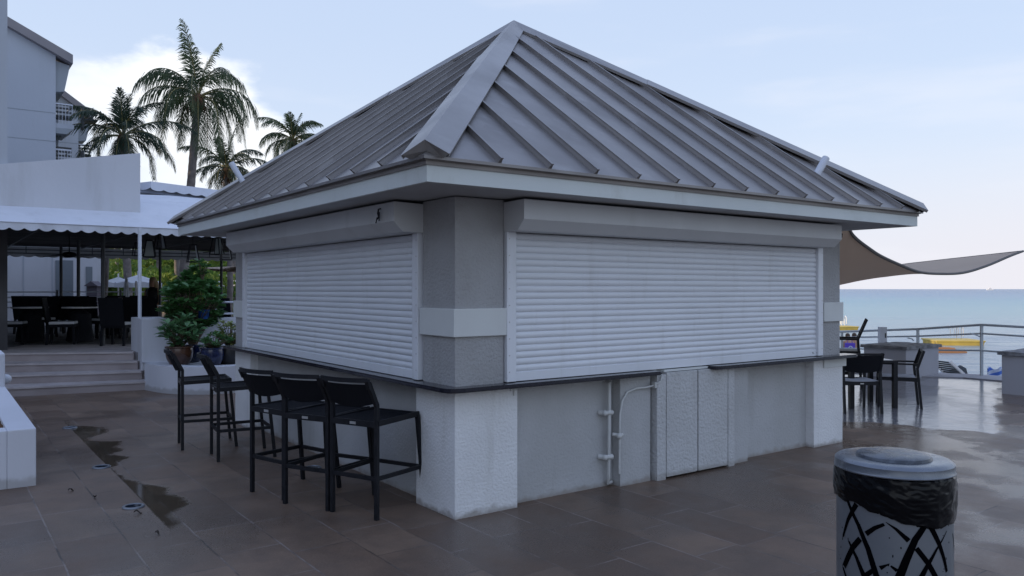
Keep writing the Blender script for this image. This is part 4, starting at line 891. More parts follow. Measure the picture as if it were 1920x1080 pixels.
# lanterns
def make_lantern(label, p, s_):
    t = thing('hanging_lantern', label, 'lantern', p, .3, 'lanterns hanging under the awning')
    def fr_(mm):
        tp, bt, h_ = .07*s_, .13*s_, .42*s_
        for sx in (-1, 1):
            for sy in (-1, 1): mm.bar((sx*tp, sy*tp, 0), (sx*bt, sy*bt, -h_), .022*s_)
        for z, r__ in ((0, tp), (-h_, bt)):
            for q in range(4):
                c0 = [(-1, -1), (1, -1), (1, 1), (-1, 1)]; a_, b_ = c0[q], c0[(q+1) % 4]; mm.bar((a_[0]*r__, a_[1]*r__, z), (b_[0]*r__, b_[1]*r__, z), .024*s_)
        mm.tube([(0, 0, 0), (0, 0, .35)], .008, 5)
    mm = MB(); fr_(mm); mm.build('frame', M['black'], t)
    mm = MB(); a_, b_ = .062*s_, .118*s_; mm.add([(-a_, -a_*.9, -.02*s_), (a_, -a_*.9, -.02*s_), (b_, -b_*.9, -.4*s_), (-b_, -b_*.9, -.4*s_)], [(0, 1, 2, 3)]); mm.build('pane', M['glass'], t, fix=False); return t
L0 = make_lantern('hanging lantern immediately right of the white post', P(281, 451, 16.5), .82)
for px, py, Y, lb_ in ((300, 440, 19, 'small high hanging lantern between the two pale-paned ones'), (362, 459, 16.0, 'hanging lantern with pale pane above the tall shrub'),
                       (407, 446, 16.6, 'hanging lantern near the kiosk eave, left of the corner one'), (424, 455, 16.0, 'hanging lantern closest to the kiosk shutter housing'), (258, 455, 21, 'distant hanging lantern left of the white post')):
    copy_thing(L0, P(px, py, Y), .3+px*.3, lb_)
fan = thing('ceiling_fan', 'dark ceiling fan below the awning at the left', 'ceiling fan', P(130, 478, 19)); mm = MB(); mm.lathe([(0, .08), (.12, .06), (.18, 0), (.1, -.06), (0, -.07)], 20); mm.tube([(0, 0, 0), (0, 0, .5)], .015, 6); mm.build('motor', M['black'], fan)
for k in range(5): a_ = k*1.2566+.3; mm = MB(); mm.bar((math.cos(a_)*.12, math.sin(a_)*.12, 0), (math.cos(a_)*.75, math.sin(a_)*.75, -.03), .14, .012); mm.build('blade', M['black'], fan)
# ================================================================== GARDEN BEYOND
def parasol(label, px, ypeak, ybrim, halfpx, Y, first=None):
    p = P(px, 600, Y); r_ = halfpx*Y/F; zt_ = H-(ypeak-HY)*Y/F; zb2 = H-(ybrim-HY)*Y/F
    t = thing('parasol', label, 'parasol', (p.x, p.y, 0), .2, 'white parasols by the pool'); mm = MB(); n = 8
    pt = [(math.cos(2*math.pi*k/n)*r_, math.sin(2*math.pi*k/n)*r_, zb2) for k in range(n)]
    for k in range(n): a_, b_ = pt[k], pt[(k+1) % n]; mid = ((a_[0]+b_[0])/2, (a_[1]+b_[1])/2, zb2+.05); mm.add([(0, 0, zt_), a_, mid, b_], [(0, 1, 2), (0, 2, 3)]); mm.add([a_, mid, b_, (b_[0], b_[1], zb2-.15), (a_[0], a_[1], zb2-.15)], [(0, 1, 2, 3, 4)])
    mm.build('canopy', M['parasol'], t, fix=False); mm = MB(); mm.tube([(0, 0, 0), (0, 0, zt_+.12)], .03, 8); mm.build('pole', M['boatw'], t); return t
parasol('open white parasol behind the dark post, left of the pair', 222, 519, 531, 28, 30)
parasol('largest open white parasol, directly behind the white post', 259, 515, 531, 42, 28)
parasol('open white parasol farther off, beside the kiosk pier', 405, 525, 534, 20, 36)
parasol('edge of a white parasol showing right next to the kiosk pier', 446, 524, 530, 14, 36)
parasol('distant white parasol half hidden by the tall shrub', 345, 526, 534, 16, 36)
def closed(label, px, y0, y1, hw_, Y):
    p = P(px, 600, Y); t = thing('closed_parasol', label, 'closed parasol', (p.x, p.y, 0), 0, 'folded parasols by the pool'); zt_ = H-(y0-HY)*Y/F; r_ = hw_*Y/F; mm = MB()
    mm.grid(lambda i, j: ((r_*(.12+.88*j**.7)*(1+.15*math.sin(i*50)))*math.cos(2*math.pi*i), (r_*(.12+.88*j**.7)*(1+.15*math.sin(i*50)))*math.sin(2*math.pi*i), zt_-(zt_-.7)*j), 40, 8); mm.build('cover', M['parasol'], t, fix=False); mm = MB(); mm.tube([(0, 0, 0), (0, 0, zt_+.1)], .03, 6); mm.build('pole', M['boatw'], t)
closed('folded white parasol in front of the open pair', 237, 517, 556, 8.5, 25)
closed('narrow folded white parasol just left of the white post', 255, 533, 556, 4.5, 25.5)
# grey sail cloth over garden, behind kiosk pier
mm = MB(); q = [P(385, 503, 30), P(470, 500, 27), P(470, 512, 24), P(400, 508, 24)]; mm.add(q, [(0, 1, 2, 3)]); o = mm.build('shade_cloth', M['sail'], fix=False); so = o.modifiers.new('s', 'SOLIDIFY'); so.thickness = .03; tag(o, 'grey shade cloth stretched over the garden next to the kiosk pier', 'shade cloth')
hut = thing('garden_lamp_hut', 'small dark timber cabinet with pitched lid near the leaning palm trunk', 'cabinet', P(177, 600, 27)*1)
hut.location.z = 0; mm = MB(); mm.box(-.17, .17, -.17, .17, 0, 1.85); mm.build('body', M['hut'], hut); mm = MB(); mm.prism([(-.24, -.24, 1.851), (.24, -.24, 1.851), (0, -.24, 2.02)], (0, .48, 0)); mm.build('roof', M['hut'], hut)
# foliage masses
def bush(name, label, c, r, n, mat_, seed, ls=.32, cat='bush', group=None, trunk=False):
    r_ = random.Random(seed); t = thing(name, label, cat, (c[0], c[1], 0), 0, group); mm = MB(); cz = c[2]
    for k in range(n):
        v_ = rv(r_); v_ = v_.normalized()*(.55+.45*r_.random()); v_ *= 1+.35*noise.noise(v_*2.5+Vector((seed, 1, 2))); p = Vector((v_.x*r[0], v_.y*r[1], cz+v_.z*r[2])); p.z = max(p.z, .05)
        d = (v_+rv(r_)*.9).normalized(); leaf(mm, p, d, rv(r_), ls*r_.uniform(.6, 1.3), ls*.5, .2, 2)
    mm.build('crown', M[mat_], t, fix=False); mm = MB(); mm.tube([(0, 0, 0), (.05, 0, cz*.5), (0, 0, cz)], [.12, .08, .04], 6); mm.build('trunk', M['bark'], t, fix=False); return t
gr = 'garden bushes beyond the terrace'
hz = [(215, 540, 38, 2.2, 1.5, 'hedge', 'green bush behind the left open parasol'), (250, 500, 44, 2.3, 1.3, 'hedge', 'green tree crown above the open parasols'), (300, 515, 44, 2.4, 1.8, 'hedge', 'green bush right of the white post behind the parasols'),
      (345, 510, 46, 2.4, 1.7, 'hedge', 'green bush behind the shoot of the tall shrub'), (395, 515, 46, 2.3, 1.6, 'hedge', 'green bush above the parasol near the kiosk pier'), (435, 500, 48, 2.2, 1.6, 'hedge', 'green bush at the kiosk pier under the valance'),
      (375, 492, 52, 2.3, .9, 'leafSun', 'foliage coloured yellow as if sunlit, above the tall shrub'), (208, 488, 52, 1.6, .9, 'leafSun', 'foliage coloured yellow as if sunlit, by the dark post'), (245, 495, 50, 1.3, .5, 'leafSun', 'thin yellow twig foliage before the tan house'), (175, 552, 30, .9, .55, 'hedge', 'low green bush beneath the grey cabinet'),
      (285, 548, 34, 1.6, .8, 'hedge', 'low green bush behind the long-haired woman'), (330, 545, 36, 2.0, 1.0, 'hedge', 'low green bush behind the tall shrub'), (410, 550, 34, 1.6, .9, 'hedge', 'low green bush behind the variegated plant'), (205, 555, 32, 1.2, .7, 'hedge', 'low green bush under the left open parasol'), (460, 520, 40, 2.6, 2.4, 'hedge', 'large green bush hidden mostly by the kiosk')]
for i, (px, py, Y, rx, rz_, mt, lb_) in enumerate(hz):
    p = P(px, py, Y); bush('garden_bush', lb_, (p.x, p.y, p.z), (rx, rx*.7, rz_), int(900*max(1, rx*rz_/2)), mt, 20+i, .26 if mt != 'leafSun' else .22, group=gr)
th_ = thing('tan_house', 'tan house wall glimpsed beyond the garden trees', 'house', (P(243, 600, 56).x, 58, 0)); mm = MB(); mm.box(-1.1, 2.3, 0, 4, 0, 4.4); mm.build('wall', M['tan'], th_); mm = MB(); mm.box(1.0, 1.8, -.03, -.002, 3.3, 4.0); mm.build('window', M['door'], th_)
for px, x2, Y, rr_, lb_ in ((329, 331, 34, .12, 'thick grey palm trunk beyond the terrace, above the tall shrub'), (428, 430, 30, .11, 'grey palm trunk beside the kiosk pier'), (217, 219, 42, .09, 'pale palm trunk in front of the tan house'), (186, 202, 26, .09, 'thin leaning trunk beside the dark post'), (290, 296, 38, .07, 'slender brown trunk right of the white post')):
    p = P(px, 600, Y); p.z = 0; q = P(x2, 430, Y); q.z = min(q.z, 3.9); mm = MB(); mm.tube([p, p.lerp(q, .5)+Vector((.06, 0, 0)), q], [rr_*1.2, rr_, rr_*.9], 10); o = mm.build('bare_palm', M['trunk']); tag(o, lb_, 'palm trunk', 'bare trunks seen under the awning')
# ================================================================== PALMS
def palm(label, px, py, Y, base, fl, nf, seed, mt, spear=1.0, droop=1.0, tr=.20, dens=44):
    r_ = random.Random(seed); c = P(px, py, Y); bx = (base[0]-px)*Y/F; bz = H-(base[1]-HY)*Y/F
    t = thing('palm_tree', label, 'palm tree', (c.x+bx*3.2, c.y, 0), 0, 'coconut palms behind the awning'); top_ = Vector((-bx*3.2, 0, c.z))
    kx = lambda z: top_.x*(1-((c.z-z)/c.z)**1.25) if z < c.z else top_.x
    mm = MB(); n = 60; pts_ = []; rs = []
    for k in range(n+1):
        z = c.z*k/n; pts_.append((kx(z), .1*math.sin(k*.1), z)); rs.append(tr*(1.35-.5*(k/n)**.5)*(1+.06*(k % 2)))
    mm.tube(pts_, rs, 12); mm.build('trunk', M['trunk'], t, fix=False)
    mm = MB(); mm.ell(top_+Vector((0, 0, -.05)), (tr*1.7, tr*1.7, tr*2.4))
    for k in range(70): v_ = rv(r_); p = top_+Vector((v_.x*tr*1.3, v_.y*tr*1.3, -.1+v_.z*.35)); leaf(mm, p, Vector((v_.x, v_.y, -.3)), Vector((0, 0, 1)), .34, .07, .5)
    mm.build('husk', M['husk'], t, fix=False)
    lf = MB(); rc_ = MB(); top2 = top_+Vector((0, 0, .15))
    for k in range(nf):
        u_ = (k+.5)/nf; a_ = k*2.39996+r_.uniform(-.2, .2); e0 = R(86-105*u_**.85)+r_.uniform(-.1, .1); ln = fl*r_.uniform(.85, 1.1)*(.82+.25*math.sin(math.pi*u_)); dr = (1.15+1.35*u_)*droop*r_.uniform(.8, 1.15)
        if u_ < .12: dr *= .25; ln *= spear
        p = top2.copy(); pp = [p.copy()]; ds = []; seg = 26; h_ = Vector((math.cos(a_), math.sin(a_), 0)); tw_ = r_.uniform(-.3, .3)
        for s_ in range(seg):
            f_ = s_/seg; e_ = e0-dr*f_**1.35*1.25; e_ = max(e_, R(-82)); d = h_*math.cos(e_)+Vector((0, 0, math.sin(e_))); d = (d+Vector((-h_.y, h_.x, 0))*tw_*f_*.4).normalized(); p = p+d*(ln/seg); pp.append(p.copy()); ds.append(d)
        rc_.tube(pp, [max(.035*(1-i/seg), .005) for i in range(seg+1)], 5, False)
        for j in range(dens):
            f_ = .16+.84*(j+r_.random()*.6)/dens; i_ = min(int(f_*seg), seg-1); q = pp[i_].lerp(pp[i_+1], f_*seg-i_ if f_*seg-i_ < 1 else 1); d = ds[i_]; sd_ = d.cross(Vector((0, 0, 1)))
            sd_ = sd_.normalized() if sd_.length > .05 else Vector((-h_.y, h_.x, 0)); ll = fl*.30*(math.sin(math.pi*(f_*.86+.12))**.6)*r_.uniform(.8, 1.1); 
            for sg in (-1, 1, -1, 1) if j % 3 == 0 else (-1, 1):
                hz_ = math.hypot(d.x, d.y); gr_ = (.15+.85*hz_)*droop; dd = (sd_*sg*(.75-.25*f_)+d*(.55+.6*f_)+Vector((0, 0, r_.uniform(-.75, .1)*gr_))+rv(r_)*.12).normalized()
                l2 = ll*(r_.uniform(.8, 1.1) if r_.random() > .08 else .45); g_ = Vector((0, 0, -1)); w_ = .023+.012*r_.random(); p0 = q; p1 = q+dd*l2*.42+g_*l2*.06*gr_; p2 = q+dd*l2*.70+g_*l2*.42*gr_; sv = d*w_
                lf.add([p0-sv*.5, p0+sv*.5, p1+sv*.6, p1-sv*.6, p2+sv*.12, p2-sv*.12], [(0, 1, 2, 3), (3, 2, 4, 5)])
    rc_.build('stalks', M['rachis'], t, fix=False); lf.build('crown', M[mt], t, fix=False); return t
palm('tallest coconut palm with curved grey trunk and long hanging fronds', 371, 190, 32, (358, 345), 3.25, 25, 4, 'frond', 1.02, 1.3, .165, 58)
palm('dark coconut palm behind the sloping parapet, left of the tallest palm', 231, 262, 30, (234, 300), 2.5, 24, 9, 'frond2', .8, .8, .13, 54)
palm('low palm showing right above the kiosk eave', 425, 322, 36, (432, 360), 2.3, 20, 14, 'frond2', .9, .85, .12, 50)
palm('small sunlit palm rising behind the left slope of the kiosk roof', 549, 268, 42, (549, 330), 2.5, 24, 21, 'frond', .7, .9, .13, 50)

# ================================================================== RIGHT TERRACE FURNITURE
def make_pchair(label):     # armchair, metal frame, faces +Y
    t = thing('patio_armchair', label, 'patio chair', (0, 0, 0), 0, 'black armchairs around the patio table')
    sling(.50, .82, .60, -.25, .07, .03, 'wicker', 'backrest', t, .03)
    mm = MB(); mm.grid(lambda i, j: ((i-.5)*.50, -.24+.49*j, .455-.012*math.sin(math.pi*i)), 6, 6); mm.grid(lambda i, j: ((i-.5)*.50, -.24+.49*j, .435), 6, 6); mm.build('seat', M['grey'], t, fix=False)
    mm = MB(); mm.bar((-.26, -.25, .42), (.26, -.25, .42), .02, .05); mm.bar((-.26, .25, .43), (.26, .25, .43), .02, .05)
    for s_ in (-1, 1): mm.bar((s_*.26, -.25, .42), (s_*.26, .25, .43), .02, .05)
    mm.build('seat_frame', M['black'], t)
    mm = MB(); mm.bar((-.25, -.332, .835), (.25, -.332, .835), .02, .03); mm.build('top_rail', M['black'], t); mm = MB(); mm.box(-.025, .025, -.262, -.2605, .41, .425); mm.build('maker_plate', M['plate'], t)
    for s_ in (-1, 1):
        mm = MB(); mm.bar((s_*.26, -.30, 0), (s_*.26, -.245, .60), .032, .036); mm.bar((s_*.26, -.245, .59), (s_*.26, -.332, .85), .03, .036); mm.build('leg', M['black'], t)
        mm = MB(); mm.bar((s_*.26, .27, 0), (s_*.26, .25, .64), .032); mm.build('leg', M['black'], t)
        mm = MB(); mm.bar((s_*.26, -.26, .65), (s_*.26, .26, .65), .04, .024); mm.build('armrest', M['black'], t)
    return t
pt_ = Vector((5.28, 11.95))
PC = make_pchair('black armchair with its back to the camera, in front of the patio table'); PC.location = (4.93, 11.45, 0); PC.rotation_euler = (0, 0, R(0))
c2_ = copy_thing(PC, (5.78, 11.92, 0), R(68), 'black armchair seen side-on right of the patio table')
tb = thing('patio_table', 'dark patio table with a white top standing on the wet deck', 'table', (5.28, 11.98, 0), R(3))
mm = MB(); mm.box(-.36, .36, -.36, .42, .665, .70); mm.build('apron', M['black'], tb); mm = MB(); mm.box(-.33, .31, -.30, .40, .7005, .708); mm.build('tabletop', M['tabletop'], tb)
for sx in (-1, 1):
    for sy in (-1, 1): mm = MB(); mm.bar((sx*.325, sy*.325+(.06 if sy > 0 else 0), 0), (sx*.325, sy*.325+(.06 if sy > 0 else 0), .664), .062); mm.build('leg', M['black'], tb)
copy_thing(PC, (5.05, 12.75, 0), R(176), 'black armchair on the far side of the patio table, half hidden by the kiosk')
# high table and high chair near the rail
ht = thing('high_table', 'pale-topped high table half hidden behind the kiosk counter end', 'high table', (4.95, 12.6, 0), 0)
ht.location = (5.02, 13.6, 0); mm = MB(); mm.box(-.5, .30, -.3, .3, .66, .69); mm.build('tabletop', M['tabletop'], ht)
for sx in (-1, 1): mm = MB(); mm.bar((sx*.2-.1, 0, 0), (sx*.2-.1, 0, .659), .05); mm.build('leg', M['black'], ht)
hc = thing('high_chair', 'tall black chair by the sea rail, only its back and arm showing', 'chair', (5.85, 14.5, 0), R(68))
q = P(1598, 660, 14.2); hc.location = (q.x-.12, 14.2, 0)
mm = MB(); mm.grid(lambda i, j: ((i-.5)*.44, -.20-.14*j, .90+.30*j), 6, 4); mm.grid(lambda i, j: ((i-.5)*.44, -.215-.14*j, .90+.30*j), 6, 4); mm.build('backrest', M['wicker'], hc, fix=False)
for s_ in (-1, 1):
    mm = MB(); mm.bar((s_*.24, -.26, 0), (s_*.24, -.20, .88), .035); mm.bar((s_*.24, -.20, .87), (s_*.24, -.345, 1.22), .035); mm.build('leg', M['black'], hc)
    mm = MB(); mm.bar((s_*.24, .26, 0), (s_*.24, .24, .86), .035); mm.build('leg', M['black'], hc); mm = MB(); mm.bar((s_*.24, -.22, .87), (s_*.24, .27, .87), .045, .035); mm.build('armrest', M['black'], hc)
mm = MB(); mm.box(-.24, .24, -.24, .26, .62, .66); mm.build('seat', M['black'], hc)
# masonry blocks
def block(label, a0_, a1_, b0_, b1_, h):
    t = kthing('masonry_block', label, 'masonry block', 'stone-capped blocks near the sea rail'); mm = MB(); mm.box(a0_, a1_, b0_, b1_, -.01, h-.055); mm.build('body', M['block'], t)
    bm = bmesh.new(); bmesh.ops.create_cube(bm, size=1); bmesh.ops.subdivide_edges(bm, edges=bm.edges[:], cuts=10, use_grid_fill=True)
    for q in bm.verts:
        q.co = Vector(((a0_+a1_)/2+q.co.x*(a1_-a0_+.10), (b0_+b1_)/2+q.co.y*(b1_-b0_+.10), h-.025+q.co.z*.058)); q.co += noise.noise_vector(q.co*7)*.012
    me = bpy.data.meshes.new('cap_stone'); bm.to_mesh(me); bm.free(); me.materials.append(M['stone']); o = bpy.data.objects.new('cap_stone', me); C.objects.link(o); o.parent = t
block('grey stone-capped block behind the patio chairs', 12.07, 13.36, 2.84, 3.70, .625)
block('grey stone-capped block cut off by the right picture edge', 11.27, 12.6, -1.3, .80, .70)
# sea rail
sr = thing('sea_railing', 'painted metal railing with three rails along the deck edge', 'railing')
rp = [P(1540, 624, 18.8), P(1578.7, 622, 18.3), P(1648, 619.5, 17.5), P(1721, 617, 16.9), P(1840.5, 609, 15.85), P(1925, 613.6, 15.0), P(2060, 622, 14.0)]
lowr = [None]; drop = (0, .17, .50)
for k, d in enumerate(drop):
    mm = MB(); pr_ = [p-Vector((0, 0, d*(p.z+.02)/1.03)) for p in rp]; mm.tube(pr_, .024 if k == 0 else .018, 8); mm.build('rail', M['rail'], sr)
for i in (1, 3, 4, 6):
    mm = MB(); q = rp[i]; mm.bar((q.x, q.y, 0.0), (q.x, q.y, q.z-.01), .045); mm.build('post', M['rail'], sr)
mm = MB(); q = rp[3]; mm.tube([q+Vector((-.22, 0, -.19)), q+Vector((-.12, 0, -.21)), q+Vector((-.09, 0, -.25))], .014, 6); q = rp[4]; mm.tube([q+Vector((-.22, 0, -.17)), q+Vector((-.12, 0, -.20)), q+Vector((-.02, 0, -.24))], .014, 6); mm.build('rail_bracket', M['rail'], sr)
gpst = thing('gate_post', 'stout white square post rising behind the stone-capped block', 'post', (P(1654.5, 600, 17.2).x, 17.2, 0)); mm = MB(); mm.box(-.07, .07, -.07, .07, 0, .93, .008); mm.build('post', M['wpost'], gpst); mm = MB(); mm.box(.02, .05, -.075, -.0705, .70, .80); mm.build('latch', M['steel'], gpst)

# sail shade
sl_ = thing('sail_shade', 'brown-grey triangular shade sail swooping between the kiosk and the sea', 'shade sail')
near = [(1918, 471, 15.5), (1894, 480, 14.9), (1850, 498.5, 14.0), (1806, 511.5, 13.2), (1762, 513.5, 12.5), (1723, 510, 11.9), (1688, 497, 11.4), (1653, 481, 11.0), (1631, 467, 10.7), (1605, 447, 10.4), (1593, 430, 10.2), (1583, 395, 10.0), (1560, 330, 9.8)]
midr = [(1918, 471, 15.5), (1890, 479.5, 15.6), (1850, 489, 15.3), (1800, 499, 15.0), (1762, 506, 14.7), (1730, 510.5, 14.4), (1700, 514.5, 14.1), (1670, 518, 13.8), (1640, 521, 13.5), (1610, 524.5, 13.2), (1585, 528.5, 13.0), (1560, 531, 12.8), (1500, 538, 12.3)]
farr = [(1918, 471, 15.5), (1885, 474.5, 16.5), (1850, 478.3, 17.2), (1810, 482.7, 17.6), (1770, 487, 17.9), (1735, 491, 18.1), (1700, 495, 18.2), (1670, 500, 18.2), (1640, 505, 18.1), (1610, 510, 18.0), (1585, 514, 17.8), (1560, 518, 17.6), (1500, 524, 17.0)]
nv_ = [P(*p) for p in near]; mv_ = [P(*p) for p in midr]; fv_ = [P(*p) for p in farr]
def crv(arr, t):
    x = t*(len(arr)-1); i = min(int(x), len(arr)-2); f = x-i; p0, p1, p2, p3 = [arr[max(0, min(len(arr)-1, j))] for j in (i-1, i, i+1, i+2)]
    return .5*((2*p1)+(-p0+p2)*f+(2*p0-5*p1+4*p2-p3)*f*f+(-p0+3*p1-3*p2+p3)*f**3)
def sf(i, j):
    a_, b_, c__ = crv(nv_, i), crv(mv_, i), crv(fv_, i)
    return a_*(1-j)*(1-2*j)+b_*4*j*(1-j)+c__*j*(2*j-1)
mm = MB(); mm.grid(sf, 72, 20); o = mm.build('cloth', M['sail'], sl_, fix=False); so = o.modifiers.new('s', 'SOLIDIFY'); so.thickness = .006
mm = MB(); mm.tube([sf(i/72, 0) for i in range(73)], .022, 6); mm.tube([sf(i/72, 1) for i in range(73)], .018, 6); mm.build('hem', M['hem'], sl_)
mm = MB(); mm.tube([P(1918, 471, 15.5), P(2040, 458, 16.2)], .012, 6); mm.build('guy_rope', M['hem'], sl_)

# ================================================================== ON THE SEA AND BEACH
def sea_xy(px, py): Y = F*(H+1.8)/(py-HY); return (px-CX)*Y/F, Y
def raft(px, py, label, s_=1, rz_=0):
    x, y = sea_xy(px, py); t = thing('swim_raft', label, 'swim raft', (x, y, -1.8), rz_, 'yellow swim rafts')
    mm = MB(); a_, b_ = 1.9*s_, 1.6*s_; mm.prism([(-a_, -b_, .0), (a_, -b_, .0), (a_+.05, -b_-.05, .22), (-a_-.05, -b_-.05, .22)], (0, b_*2, 0)); mm.build('hull', M['yellow'], t)
    mm = MB(); mm.box(-a_-.1, a_+.1, -b_-.1, b_+.1, .221, .32, .04); mm.build('deck', M['yellow'], t)
    mm = MB()
    for dx in (.75, 1.05):
        mm.tube([(dx, b_-.2, .45), (dx, b_-.2, 1.0), (dx+.02, b_, 1.15), (dx+.05, b_+.2, .95), (dx+.05, b_+.2, .2)], .035, 6)
    for dx in (.25, .5): mm.tube([(dx, b_-.2, .45), (dx, b_-.2, 1.0), (dx+.02, b_, 1.15), (dx+.05, b_+.2, .95)], .035, 6)
    mm.build('ladder', M['boatw'], t); return t
raft(1786, 645.5, 'yellow floating swim raft with white ladder beyond the railing', .72, -.12)
raft(1574, 618, 'yellow raft edge far off, showing above the swimmers beside the kiosk', .6, .1)
def kayak(px, py, ln, label, mt):
    x, y = sea_xy(px, py); mm = MB(); mm.grid(lambda i, j: ((i-.5)*ln, .32*math.sin(math.pi*i)**.6*math.cos(math.pi*j), -.02+.2*math.sin(math.pi*j)*(.35+.65*math.sin(math.pi*i)**.4)), 24, 8); o = mm.build('kayak', M[mt], fix=False); o.location = (x, y, -1.8); o.rotation_euler = (0, 0, -.05); tag(o, label, 'kayak', 'orange kayaks afloat near the rail')
kayak(1766, 656, 1.6, 'small orange float nearer the raft, above the long orange kayak', 'orange'); kayak(1772, 661.5, 2.4, 'long orange kayak floating just beyond the railing', 'orange')
x, y = 2400*(1856-CX)/F, 2400; bt = thing('motor_boat', 'white motor boat far out on the horizon', 'motor boat', (x, y, -1.8), .05)
mm = MB(); mm.prism([(-9, -2, 0), (9, -2, 0), (12, -2, 3.4), (-10, -2, 3)], (0, 4, 0)); mm.build('hull', M['boatw'], bt); mm = MB(); mm.prism([(-5, -1.5, 3.2), (6, -1.5, 3.4), (3, -1.5, 6.5), (-3, -1.5, 6.5)], (0, 3, 0)); mm.prism([(1, -1.2, 6.51), (3, -1.2, 6.51), (1.5, -1.2, 9.5), (.5, -1.2, 9.5)], (0, 2.4, 0)); mm.build('cabin', M['boatw'], bt)
mm = MB(); mm.grid(lambda i, j: (-10-34*i, (j-.5)*(10+30*i), .15*(1-i)), 8, 2); o = mm.build('boat_wake', M['foam'], fix=False); o.location = (x, y, -1.78); tag(o, 'pale foam wake trailing left behind the far motor boat', 'wake', kind='stuff')
# loungers on the beach below the rail
def lounger(px, ytop, Y, face, label):
    p = P(px, ytop, Y); t = thing('beach_lounger', label, 'beach lounger', (p.x, Y, -.95), R(face), 'loungers on the beach below the rail'); hh_ = p.z+.95
    mm = MB(); mm.bar((-.3, 0, hh_), (-.3, -.0, hh_-.001), .01)
    for s_ in (-1, 1): mm.bar((s_*.32, 0, hh_), (s_*.32, .85, .38), .05); mm.bar((s_*.32, .85, .38), (s_*.32, 2.0, .38), .05); mm.bar((s_*.32, .3, .36), (s_*.32, .3, 0), .05); mm.bar((s_*.32, 1.8, .36), (s_*.32, 1.8, 0), .05); mm.bar((s_*.32, .1, .38), (s_*.32, .85, .38), .05); mm.bar((s_*.32, .35, hh_-.35), (s_*.32, .2, .38), .04)
    mm.build('frame', M['boatw'], t); mm = MB()
    for k in range(13): f = (k+.5)/13; mm.bar((-.3, .85*f, hh_+(.38-hh_)*f), (.3, .85*f, hh_+(.38-hh_)*f), .02, .035)
    mm.build('slats', M['steel'], t); return t
lounger(1762, 676, 18.2, -78, 'white-framed beach lounger with raised slatted back below the rail')
p = P(1800, 683, 18.4); mm = MB()
def tow(i, j):
    x = (i-.5)*.78; prof_ = math.sin(math.pi*min(max(i, .0), 1))**.55; z = -.95+(p.z+.95)*(.30+.70*prof_*(1-.25*abs(i-.42)))-.03*abs(math.sin(i*14))-.25*j; return (x+.05*j, .9*j+.1*math.sin(i*9), z)
mm.grid(tow, 30, 8); o = mm.build('draped_towel', M['grey'], fix=False); o.location = (p.x, 18.4, 0); tag(o, 'grey towel heaped over the lounger below the rail', 'towel')
p = P(1869, 690, 17.5); mm = MB(); mm.grid(lambda i, j: ((i-.5)*.42, .05*math.sin(i*8), -.36*j+.03*math.sin(i*12)*(1-j)-.10*i*(j)), 14, 8); o = mm.build('striped_towel', M['stripe'], fix=False); so = o.modifiers.new('s', 'SOLIDIFY'); so.thickness = .02; o.location = (p.x, 17.5, p.z); tag(o, 'blue and white striped towel left of the right-hand stone-capped block', 'towel')
lounger(1888, 700, 17.6, -80, 'beach lounger mostly hidden behind the right-hand stone-capped block')

# people
def person(label, loc_, rz_, caps, hair, hmat, cloth, cmat, extra=None, voxel=.022):
    t = thing('person', label, 'person', loc_, rz_); mm = MB()
    for p_, q_, r0, r1 in caps: mm.capsule(p_, q_, r0, r1)
    o = mm.build('body', M['skin'], t, fix=False); rm = o.modifiers.new('r', 'REMESH'); rm.mode = 'VOXEL'; rm.voxel_size = voxel; rm.use_smooth_shade = True
    mm = MB()
    for p_, q_, r0, r1 in hair: mm.capsule(p_, q_, r0, r1)
    h_ = mm.build('hair', M[hmat], t, fix=False)
    mm = MB()
    for p_, q_, r0, r1 in cloth: mm.capsule(p_, q_, r0, r1, 14)
    c = mm.build('clothing', M[cmat], t, fix=False); rm = c.modifiers.new('r', 'REMESH'); rm.mode = 'VOXEL'; rm.voxel_size = voxel; rm.use_smooth_shade = True
    return t
def body(arm=0):
    c = [((0, 0, 1.62), (0, .02, 1.55), .095, .075), ((0, 0, 1.55), (0, -.01, 1.42), .055, .06), ((-.13, 0, 1.38), (.13, 0, 1.38), .075, .075), ((0, 0, 1.34), (0, 0, 1.12), .145, .125), ((-.05, 0, 1.3), (-.04, 0, 1.0), .12, .12), ((.05, 0, 1.3), (.04, 0, 1.0), .12, .12), ((-.07, 0, .95), (.07, 0, .95), .13, .13)]
    for s_ in (-1, 1): c += [((s_*.20, 0, 1.38), (s_*.25, .0, 1.10), .05, .042), ((s_*.25, 0, 1.10), (s_*.22, .12, .88), .040, .03), ((s_*.22, .12, .88), (s_*.215, .15, .80), .032, .022), ((s_*.09, 0, .92), (s_*.10, .02, .5), .085, .058), ((s_*.10, .02, .5), (s_*.10, -.02, .08), .055, .038), ((s_*.10, -.02, .06), (s_*.10, .16, .04), .045, .035)]
    return c
hair0 = [((0, -.02, 1.67), (0, -.03, 1.62), .095, .10), ((0, -.05, 1.62), (0, -.05, 1.55), .085, .06)]
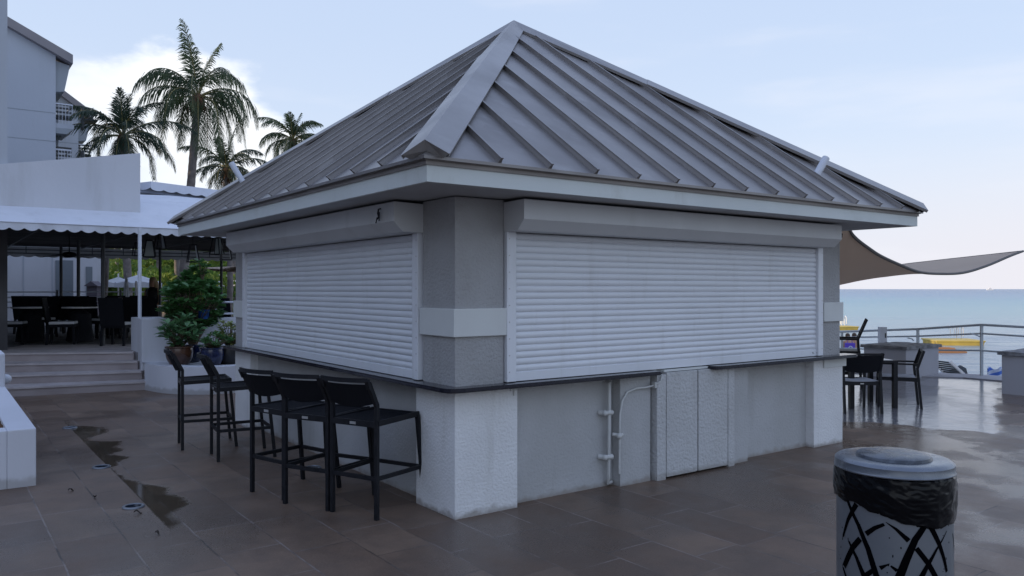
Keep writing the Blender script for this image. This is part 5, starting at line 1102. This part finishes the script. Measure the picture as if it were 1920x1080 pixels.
shorts = [((-.07, 0, .97), (.07, 0, .97), .145, .145), ((-.09, 0, .95), (-.10, .01, .66), .105, .09), ((.09, 0, .95), (.10, .01, .66), .105, .09)]
q = P(1589, 620, 33); person('person with short dark hair standing in the shallows beside the purple bag', (q.x, 33, -1.84), 0, body(), hair0, 'hairD', shorts, 'swim')
q = P(1606, 620, 33); person('bare-backed person in blue shorts standing in the shallows by the high chair', (q.x+.02, 33.3, -1.84), .3, body(), hair0, 'hairD', shorts, 'swim')
q = P(1595.5, 641, 32.5); bgp = thing('beach_bag', 'purple beach bag with a pale round emblem beside the swimmers', 'bag', (q.x, 32.6, q.z-.45)); mm = MB(); mm.box(-.2, .2, -.06, .06, 0, .40, .03); mm.build('body', M['purple'], bgp)
mm = MB(); mm.tube([(-.1, 0, .39), (-.08, 0, .52), (.08, 0, .52), (.1, 0, .39)], .012, 6); mm.build('handle', M['purple'], bgp)
mm = MB(); vs = [(.085*math.cos(t_*.3927), -.063, .2+.085*math.sin(t_*.3927)) for t_ in range(16)]; vi = [(.05*math.cos(t_*.3927), -.063, .2+.05*math.sin(t_*.3927)) for t_ in range(16)]; mm.add(vs+vi, [(i, (i+1) % 16, 16+(i+1) % 16, 16+i) for i in range(16)]); mm.build('emblem', M['cushion'], bgp, fix=False)
q = P(286, 560, 22.5); zf = .6
lhair = [((0, -.02, 1.67), (0, -.03, 1.62), .10, .105), ((.04, -.05, 1.6), (.10, -.09, 1.30), .09, .07), ((.10, -.09, 1.3), (.15, -.08, 1.08), .07, .04), ((-.05, -.05, 1.6), (-.10, -.08, 1.35), .08, .05)]
topc = [((-.13, 0, 1.37), (.13, 0, 1.37), .085, .085), ((0, 0, 1.34), (0, 0, 1.0), .155, .15), ((-.06, 0, 1.3), (-.05, 0, .95), .13, .14), ((.06, 0, 1.3), (.05, 0, .95), .13, .14), ((-.09, 0, .95), (-.10, .01, .3), .105, .08), ((.09, 0, .95), (.10, .01, .3), .105, .08)]
person('woman with long blonde hair in a black top beyond the dining chairs', (q.x, 22.5, .33), 2.9, body(), lhair, 'hairB', topc, 'black')
